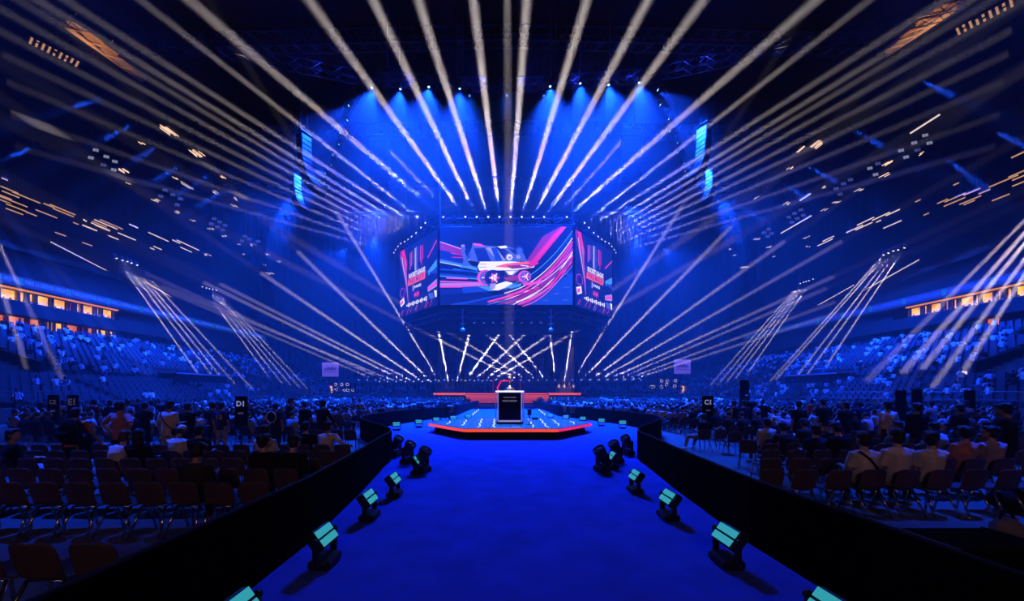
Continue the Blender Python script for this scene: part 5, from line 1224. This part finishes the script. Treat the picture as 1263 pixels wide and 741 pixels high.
# ---------------------------------------------------------------- rear floor blocks: chairs and audience
SH = ['white', 'white', 'pale blue', 'black', 'charcoal', 'grey', 'navy', 'white', 'pale blue', 'black', 'lilac', 'black']
KEYS = ['sit_lap', 'sit_phone', 'sit_left', 'sit_right', 'sit_fwd']
cand = []
for sg in (-1, 1):
    for r in range(46):
        y = (14.6 if sg < 0 else 14.8) + r * 1.0
        if 15.2 < y < 16.4: continue
        x_in = max(8.6 if y < 24 else 7.6, 8.2 + (y - 14) * .02); x_out = min(1.33 * y + (.6 if sg > 0 else 0), 31.5); i = 0; x = x_in
        while x < x_out:
            i += 1
            if i % 17 != 0: cand.append((y, sg, r, i, sg * x))
            x += .56
cand.sort(key=lambda c: c[0] + abs(c[4]) * .15)
NP = 235; NC = 300 - NCH[0]; np_ = nc_ = 0
crowd = MB(); seats = MB()
AF = [archetype(k)['far'] for k in KEYS]
def mesh_into(mb, me, M, remap):
    o = len(mb.v); mb.v += [tuple(M @ v.co) for v in me.vertices]
    for p_ in me.polygons: mb.f.append(tuple(o + i for i in p_.vertices)); mb.m.append(remap[p_.material_index])
def mini(key):
    """very light figure for the farthest audience"""
    J = pose_joints(*POSES[key]); mb = MB(); mb.mat = 2; b_torso(mb, J, .03, 6, hem=-.1); mb.mat = 1; mb.ball(J['hea'], (.10, .11, .13), 6, 4); mb.mat = 2
    for s in (-1, 1): b_arm(mb, J, s, .02, .9, 4)
    mb.mat = 3
    for s in (-1, 1): capsule(mb, [(J['hip', s], .1), (J['kne', s], .07), (J['ank', s], .05)], 4)
    return mb
MINI = {k: mini(k) for k in KEYS + ['stand', 'stand_phone']}
CM = [skin, hair_m] + [CLO[k] for k in ('white', 'pale blue', 'black', 'charcoal', 'grey', 'navy', 'lilac', 'denim', 'orange', 'coral')]
CI = {k: i + 2 for i, k in enumerate(('white', 'pale blue', 'black', 'charcoal', 'grey', 'navy', 'lilac', 'denim', 'orange', 'coral'))}
def add_mini(key, x, y, z, rz, shirt, legs='black'):
    m = MINI[key]; o = len(crowd.v); c_, s_ = math.cos(rz), math.sin(rz)
    crowd.v += [(x + a * c_ - b * s_, y + a * s_ + b * c_, z + d) for a, b, d in m.v]
    crowd.f += [tuple(o + i for i in q) for q in m.f]; crowd.m += [{1: 1, 2: CI[shirt], 3: CI[legs]}[i] for i in m.m]
for y, sg, r, i, x in cand:
    occ = R.random() < (.62 if y < 30 else .7); rz = -sg * .12 + R.uniform(-.1, .1) if False else math.atan2(x, 64 - y) + R.uniform(-.08, .08)
    side = 'left' if sg < 0 else 'right'
    where = '%s seat from the aisle in %s rear row %s' % (ordinal(i), ordinal(r + 1), side)
    if nc_ < NC:
        nc_ += 1; chair(x, y, rz, 'shell chair, ' + where, 'chairs of the rear blocks', True)
    elif y < 44: mesh_into(seats, C_FAR, Matrix.Translation((x, y, 0)) @ Matrix.Rotation(rz, 4, 'Z'), [0, 1])
    if occ:
        sh = R.choice(SH); key = R.choice(KEYS)
        if np_ < NP:
            np_ += 1; person(key, x, y, rz, 'person in %s, ' % sh + where, sh, R.choice(['black', 'denim', 'black', 'charcoal']), sk=R.randrange(4), hm=R.randrange(3), group='audience of the rear floor blocks', far=True)
        else: add_mini(key, x, y, 0, rz, sh)
tag(seats.build('audience_chairs', [shell_m, chrome]), 'far rows of shell chairs across the arena floor', 'chairs', None, 'stuff')
# standing people along the cross aisle and on the risers
for sg in (-1, 1):
    for k in range(60):
        y = R.uniform(15, 62); x = sg * R.uniform(8.5, min(1.25 * y, 31)); add_mini(R.choice(['stand', 'stand_phone']), x, y, 0, R.uniform(-1, 1), R.choice(SH))
    for k in range(90):
        add_mini(R.choice(['stand', 'stand_phone', 'sit_lap', 'sit_phone']), sg * R.uniform(14.8, 44), R.uniform(69.6, 75), 1.8, R.uniform(-3, 3), R.choice(['white', 'pale blue', 'white', 'black', 'lilac']))
    for k in range(70):
        add_mini('sit_lap', sg * R.uniform(4.6, 8.5), R.uniform(27, 60), 0, -sg * .1, R.choice(SH))
# lower stands: seats and audience
seat_me = MB().box((0, .05, .42), (.44, .38, .06), bev=.02).box((0, -.16, .66), (.44, .05, .44), bev=.02)
M_SEAT = seat_me.mesh('stadium_seat', seat_blue)
sv, sf = list(seat_me.v), list(seat_me.f)
lite = MB().box((0, -.1, .58), (.44, .12, .55), taper=.9).box((0, .08, .42), (.42, .36, .06))
bowl = MB(); ns = 0
ROWS = [(33.45 + .85 * i, 1.05 + .36 * i, 0) for i in range(6)] + [(39.5 + .82 * i, 3.71 + .32 * i, 1) for i in range(17)]
def cluster(x, y): return .5 + .5 * math.sin(y * .37 + x * .2) * math.sin(y * .11 + x * .53 + 1.3)
for sg in (-1, 1):
    for ri, (X, z, blk) in enumerate(ROWS):
        y = 22.0; k = 0
        while y < 84:
            k += 1; y += .62
            if int((y - 20) / 11.5) != int((y - 20 - 1.2) / 11.5): continue       # stairs
            if blk and ri < 14 and (28 < y < 31.5 or 58 < y < 60.5): continue          # vomitories
            if blk and ri < 9 and 42.5 < y < 51: continue                              # camera deck
            if y < 24 and blk == 0 and sg > 0: continue
            x = sg * (X + .42); rz = PI / 2 * (1 if sg > 0 else -1)
            if sg < 0 and ns < 300 and blk == 0 and 24 < y < 62:
                ns += 1; o = link('stadium_seat', M_SEAT, None, (x, y, z), (0, 0, rz)); tag(o, 'tip-up stadium seat, %s along the %s row of the left front stand block' % (ordinal(k), ordinal(ri + 1)), 'stadium seat', 'seats of the left front block')
            else:
                c_, s_ = math.cos(rz), math.sin(rz); o = len(bowl.v)
                bowl.v += [(x + a * c_ - b * s_, y + a * s_ + b * c_, z + d) for a, b, d in lite.v]; bowl.f += [tuple(o + i for i in q) for q in lite.f]; bowl.m += [0] * len(lite.f)
            dens = cluster(X, y) * (.95 if y > 52 else .62) * (.35 if (sg < 0 and blk == 0) else 1)
            if R.random() < dens * .55: add_mini(R.choice(KEYS), x, y, z, rz + R.uniform(-.6, .6) + (.3 * sg), R.choice(['white', 'pale blue', 'white', 'black', 'white', 'charcoal', 'lilac']), R.choice(['black', 'denim']))
tag(bowl.build('stadium_seats', seat_blue), 'tiers of stadium seats in both side stands', 'stadium seats', None, 'stuff')
tag(crowd.build('crowd', CM), 'distant seated and standing audience filling the floor and both stands', 'crowd', None, 'stuff')
# vomitory walls, camera decks, stand railings
for sg, nm in ((-1, 'left'), (1, 'right')):
    t = thing('tunnel_wall', 'dark concrete side walls of the nearest stand tunnel on the %s' % nm, 'tunnel', (sg * 42.5, 29.7, 3.7))
    for dy in (-1.75, 1.75):
        pts = [(-3.2, 0), (4.4, 0), (4.4, 3.0), (3.6, 3.0), (-3.2, 1.0)]
        mb = MB(); mb.add([(sg * a, dy - .12, b) for a, b in pts] + [(sg * a, dy + .12, b) for a, b in pts], [(0, 1, 2, 3, 4), (9, 8, 7, 6, 5)] + [(i, (i + 1) % 5, 5 + (i + 1) % 5, 5 + i) for i in range(5)]); mb.build('side_wall', wall_dark, t)
    MB().box((sg * 4.0, 0, 1.3), (.2, 3.4, 2.6)).build('black_slab', mat('tunnel_shade', (.004, .004, .005), .9), t)  # black slab paints the shade inside the tunnel mouth
    t = thing('camera_deck', 'raised camera deck, violet light painted on top, with railings in the %s stand' % nm, 'deck', (sg * 40.6, 46.7, 0))
    MB().box((0, 0, 4.35), (5.6, 8.0, .14)).build('deck', mat('deck_top', (.42, .36, .55), .6), t); MB().box((0, 0, 2.2), (5.4, 7.8, 4.2)).build('skirt', wall_dark, t)  # violet light on the deck is put into its base colour
    rl = MB()
    for k in range(6):
        yy = -3.9 + k * 1.56; rl.tube((-sg * 2.7, yy, 4.4), (-sg * 2.7, yy, 5.5), .03, seg=5)
    for zz in (4.95, 5.5): rl.tube((-sg * 2.7, -3.9, zz), (-sg * 2.7, 3.9, zz), .03, seg=5)
    rl.build('railing', steel, t)
    t = thing('stand_railing', 'long dark railing along the front of the %s stand' % nm, 'railing', (sg * 32.8, 50, 1.05)); rl = MB()
    for k in range(33): rl.tube((0, -28 + k * 2, 0), (0, -28 + k * 2, 1.1), .025, seg=5)
    for zz in (.55, 1.1): rl.tube((0, -28, zz), (0, 36, zz), .025, seg=5)
    rl.build('rails', steel, t)
# people on stage
for i, (x, c, k) in enumerate([(-12.0, 'black', 'stand'), (-11.2, 'navy', 'stand_phone'), (-10.0, 'charcoal', 'stand'), (-9.1, 'black', 'stand_cross')]):
    person(k, x + .25, 69.3, PI - .2, 'caster in %s behind the left caster desk, %s from the left' % (c, ordinal(i + 1)), c, 'black', z=2.05, far=True, group='casters on the stage')
for i, (x, c, k) in enumerate([(9.7, 'beige', 'stand'), (10.7, 'beige', 'stand_phone'), (11.6, 'black', 'stand'), (12.5, 'white', 'stand_cross')]):
    person(k, x + .25, 69.3, PI + .2, 'caster in %s behind the right caster desk, %s from the left' % (c, ordinal(i + 1)), c, 'beige' if c != 'black' else 'black', z=2.05, far=True, group='casters on the stage')
# guests behind the suite windows: balcony rail lamps left out; dark seated figures on the upper balcony
gst = 0
for k in range(26):
    y = 37.5 + k * .6 + R.uniform(-.1, .1)
    if R.random() < .8:
        gst += 1; person('sit_lap', -54.7, y, -PI / 2, 'dark guest figure, %s from the camera on the upper left suite balcony' % ordinal(gst), 'black', 'black', z=11.2, far=True, group='guests on the left suite balcony')
gst = 0
for k in range(22):
    y = 37.5 + k * .6
    if R.random() < .7:
        gst += 1; person('sit_lap', 54.7, y, PI / 2, 'dark guest figure, %s from the camera on the right suite balcony' % ordinal(gst), 'black', 'black', z=11.2, far=True, group='guests on the right suite balcony')

# ================================================================== AIR AND GENERAL LIGHT
air = volmat('arena_haze', D_AIR, .0); cloud = volmat('rig_haze', D_CLOUD, .0)
tag(MB().ball((0, 62.5, 23), (39, 17, 23), 40, 24).build('haze', cloud), 'denser bank of smoke haze around the hanging screens and stage', 'haze', None, 'stuff')
tag(MB().ball((0, 44, 31), (25, 8, 9), 40, 24).build('haze', cloud), 'bank of smoke haze hanging under the curved front truss', 'haze', None, 'stuff')
tag(MB().box((0, 40, 23.5), (124, 108, 46.6)).build('haze', air), 'thin smoke haze filling the whole arena', 'haze', None, 'stuff')
# blue floods over the floor and stands
def flood(x, y, z, tx, ty, label, power, size=1.5, col=BLUE):
    d = (Vector((tx, ty, 0)) - Vector((x, y, z))).normalized(); t = fixture('wash_light', label, 'blue floods over the audience', (x, y, z), d, ME_LENS_B, True)
    MB().tube((0, 0, .4), (0, 0, 4), .04, seg=5).build('hanging_pole', steel, t); spot(t, d * .4, d, size, power, col, .25, 1)
for sg, nm in ((-1, 'left'), (1, 'right')):
    for i, (x, y, tx, ty, p) in enumerate([(26, 74, 14, 38, 2.0), (34, 80, 44, 55, 1.5), (34, 60, 46, 36, 1.1), (20, 62, 23, 30, 1.8), (19, 12, 12.6, 10.5, 1.1)]):
        flood(sg * x, y, 33, sg * tx, ty, 'blue flood high over the %s audience, %s in its row' % (nm, ordinal(i + 1)), P_FLOOD * p, (.56, 1.4, 1.4, .85, .55)[i])
for i, (x, ty) in enumerate([(-4, 19), (4, 19), (0, 11.5)]):
    flood(x, 40, 34, x * .3, ty, 'blue flood pointing at the carpet, %s of three' % ordinal(i + 1), P_CARP * (1, 1, .6)[i], (.62, .62, .5)[i], (.006, .10, 1))
# warm concourse lamps behind the camera
t = thing('concourse_lamp', 'warm concourse lamp high behind the camera', 'lamp', (0, -13, 11)); MB().box((0, -.1, 0), (8.3, .2, .8), bev=.05).build('housing', black, t); MB().box((0, .02, 0), (8, .04, .6)).build('diffuser', mat('concourse_glow', (.3, .2, .1), .4, 0, (1, .27, .03), 10), t)
l = bpy.data.lights.new('concourse', 'AREA'); l.energy = P_WARM; l.color = (.95, .6, 1); l.size = 8; l.shape = 'RECTANGLE'; l.size_y = 1
o = bpy.data.objects.new('concourse_lamp_glow', l); COL.objects.link(o); o.location = (0, .2, 0); o.parent = t; o.rotation_euler = (PI / 2 - .35, 0, 0)
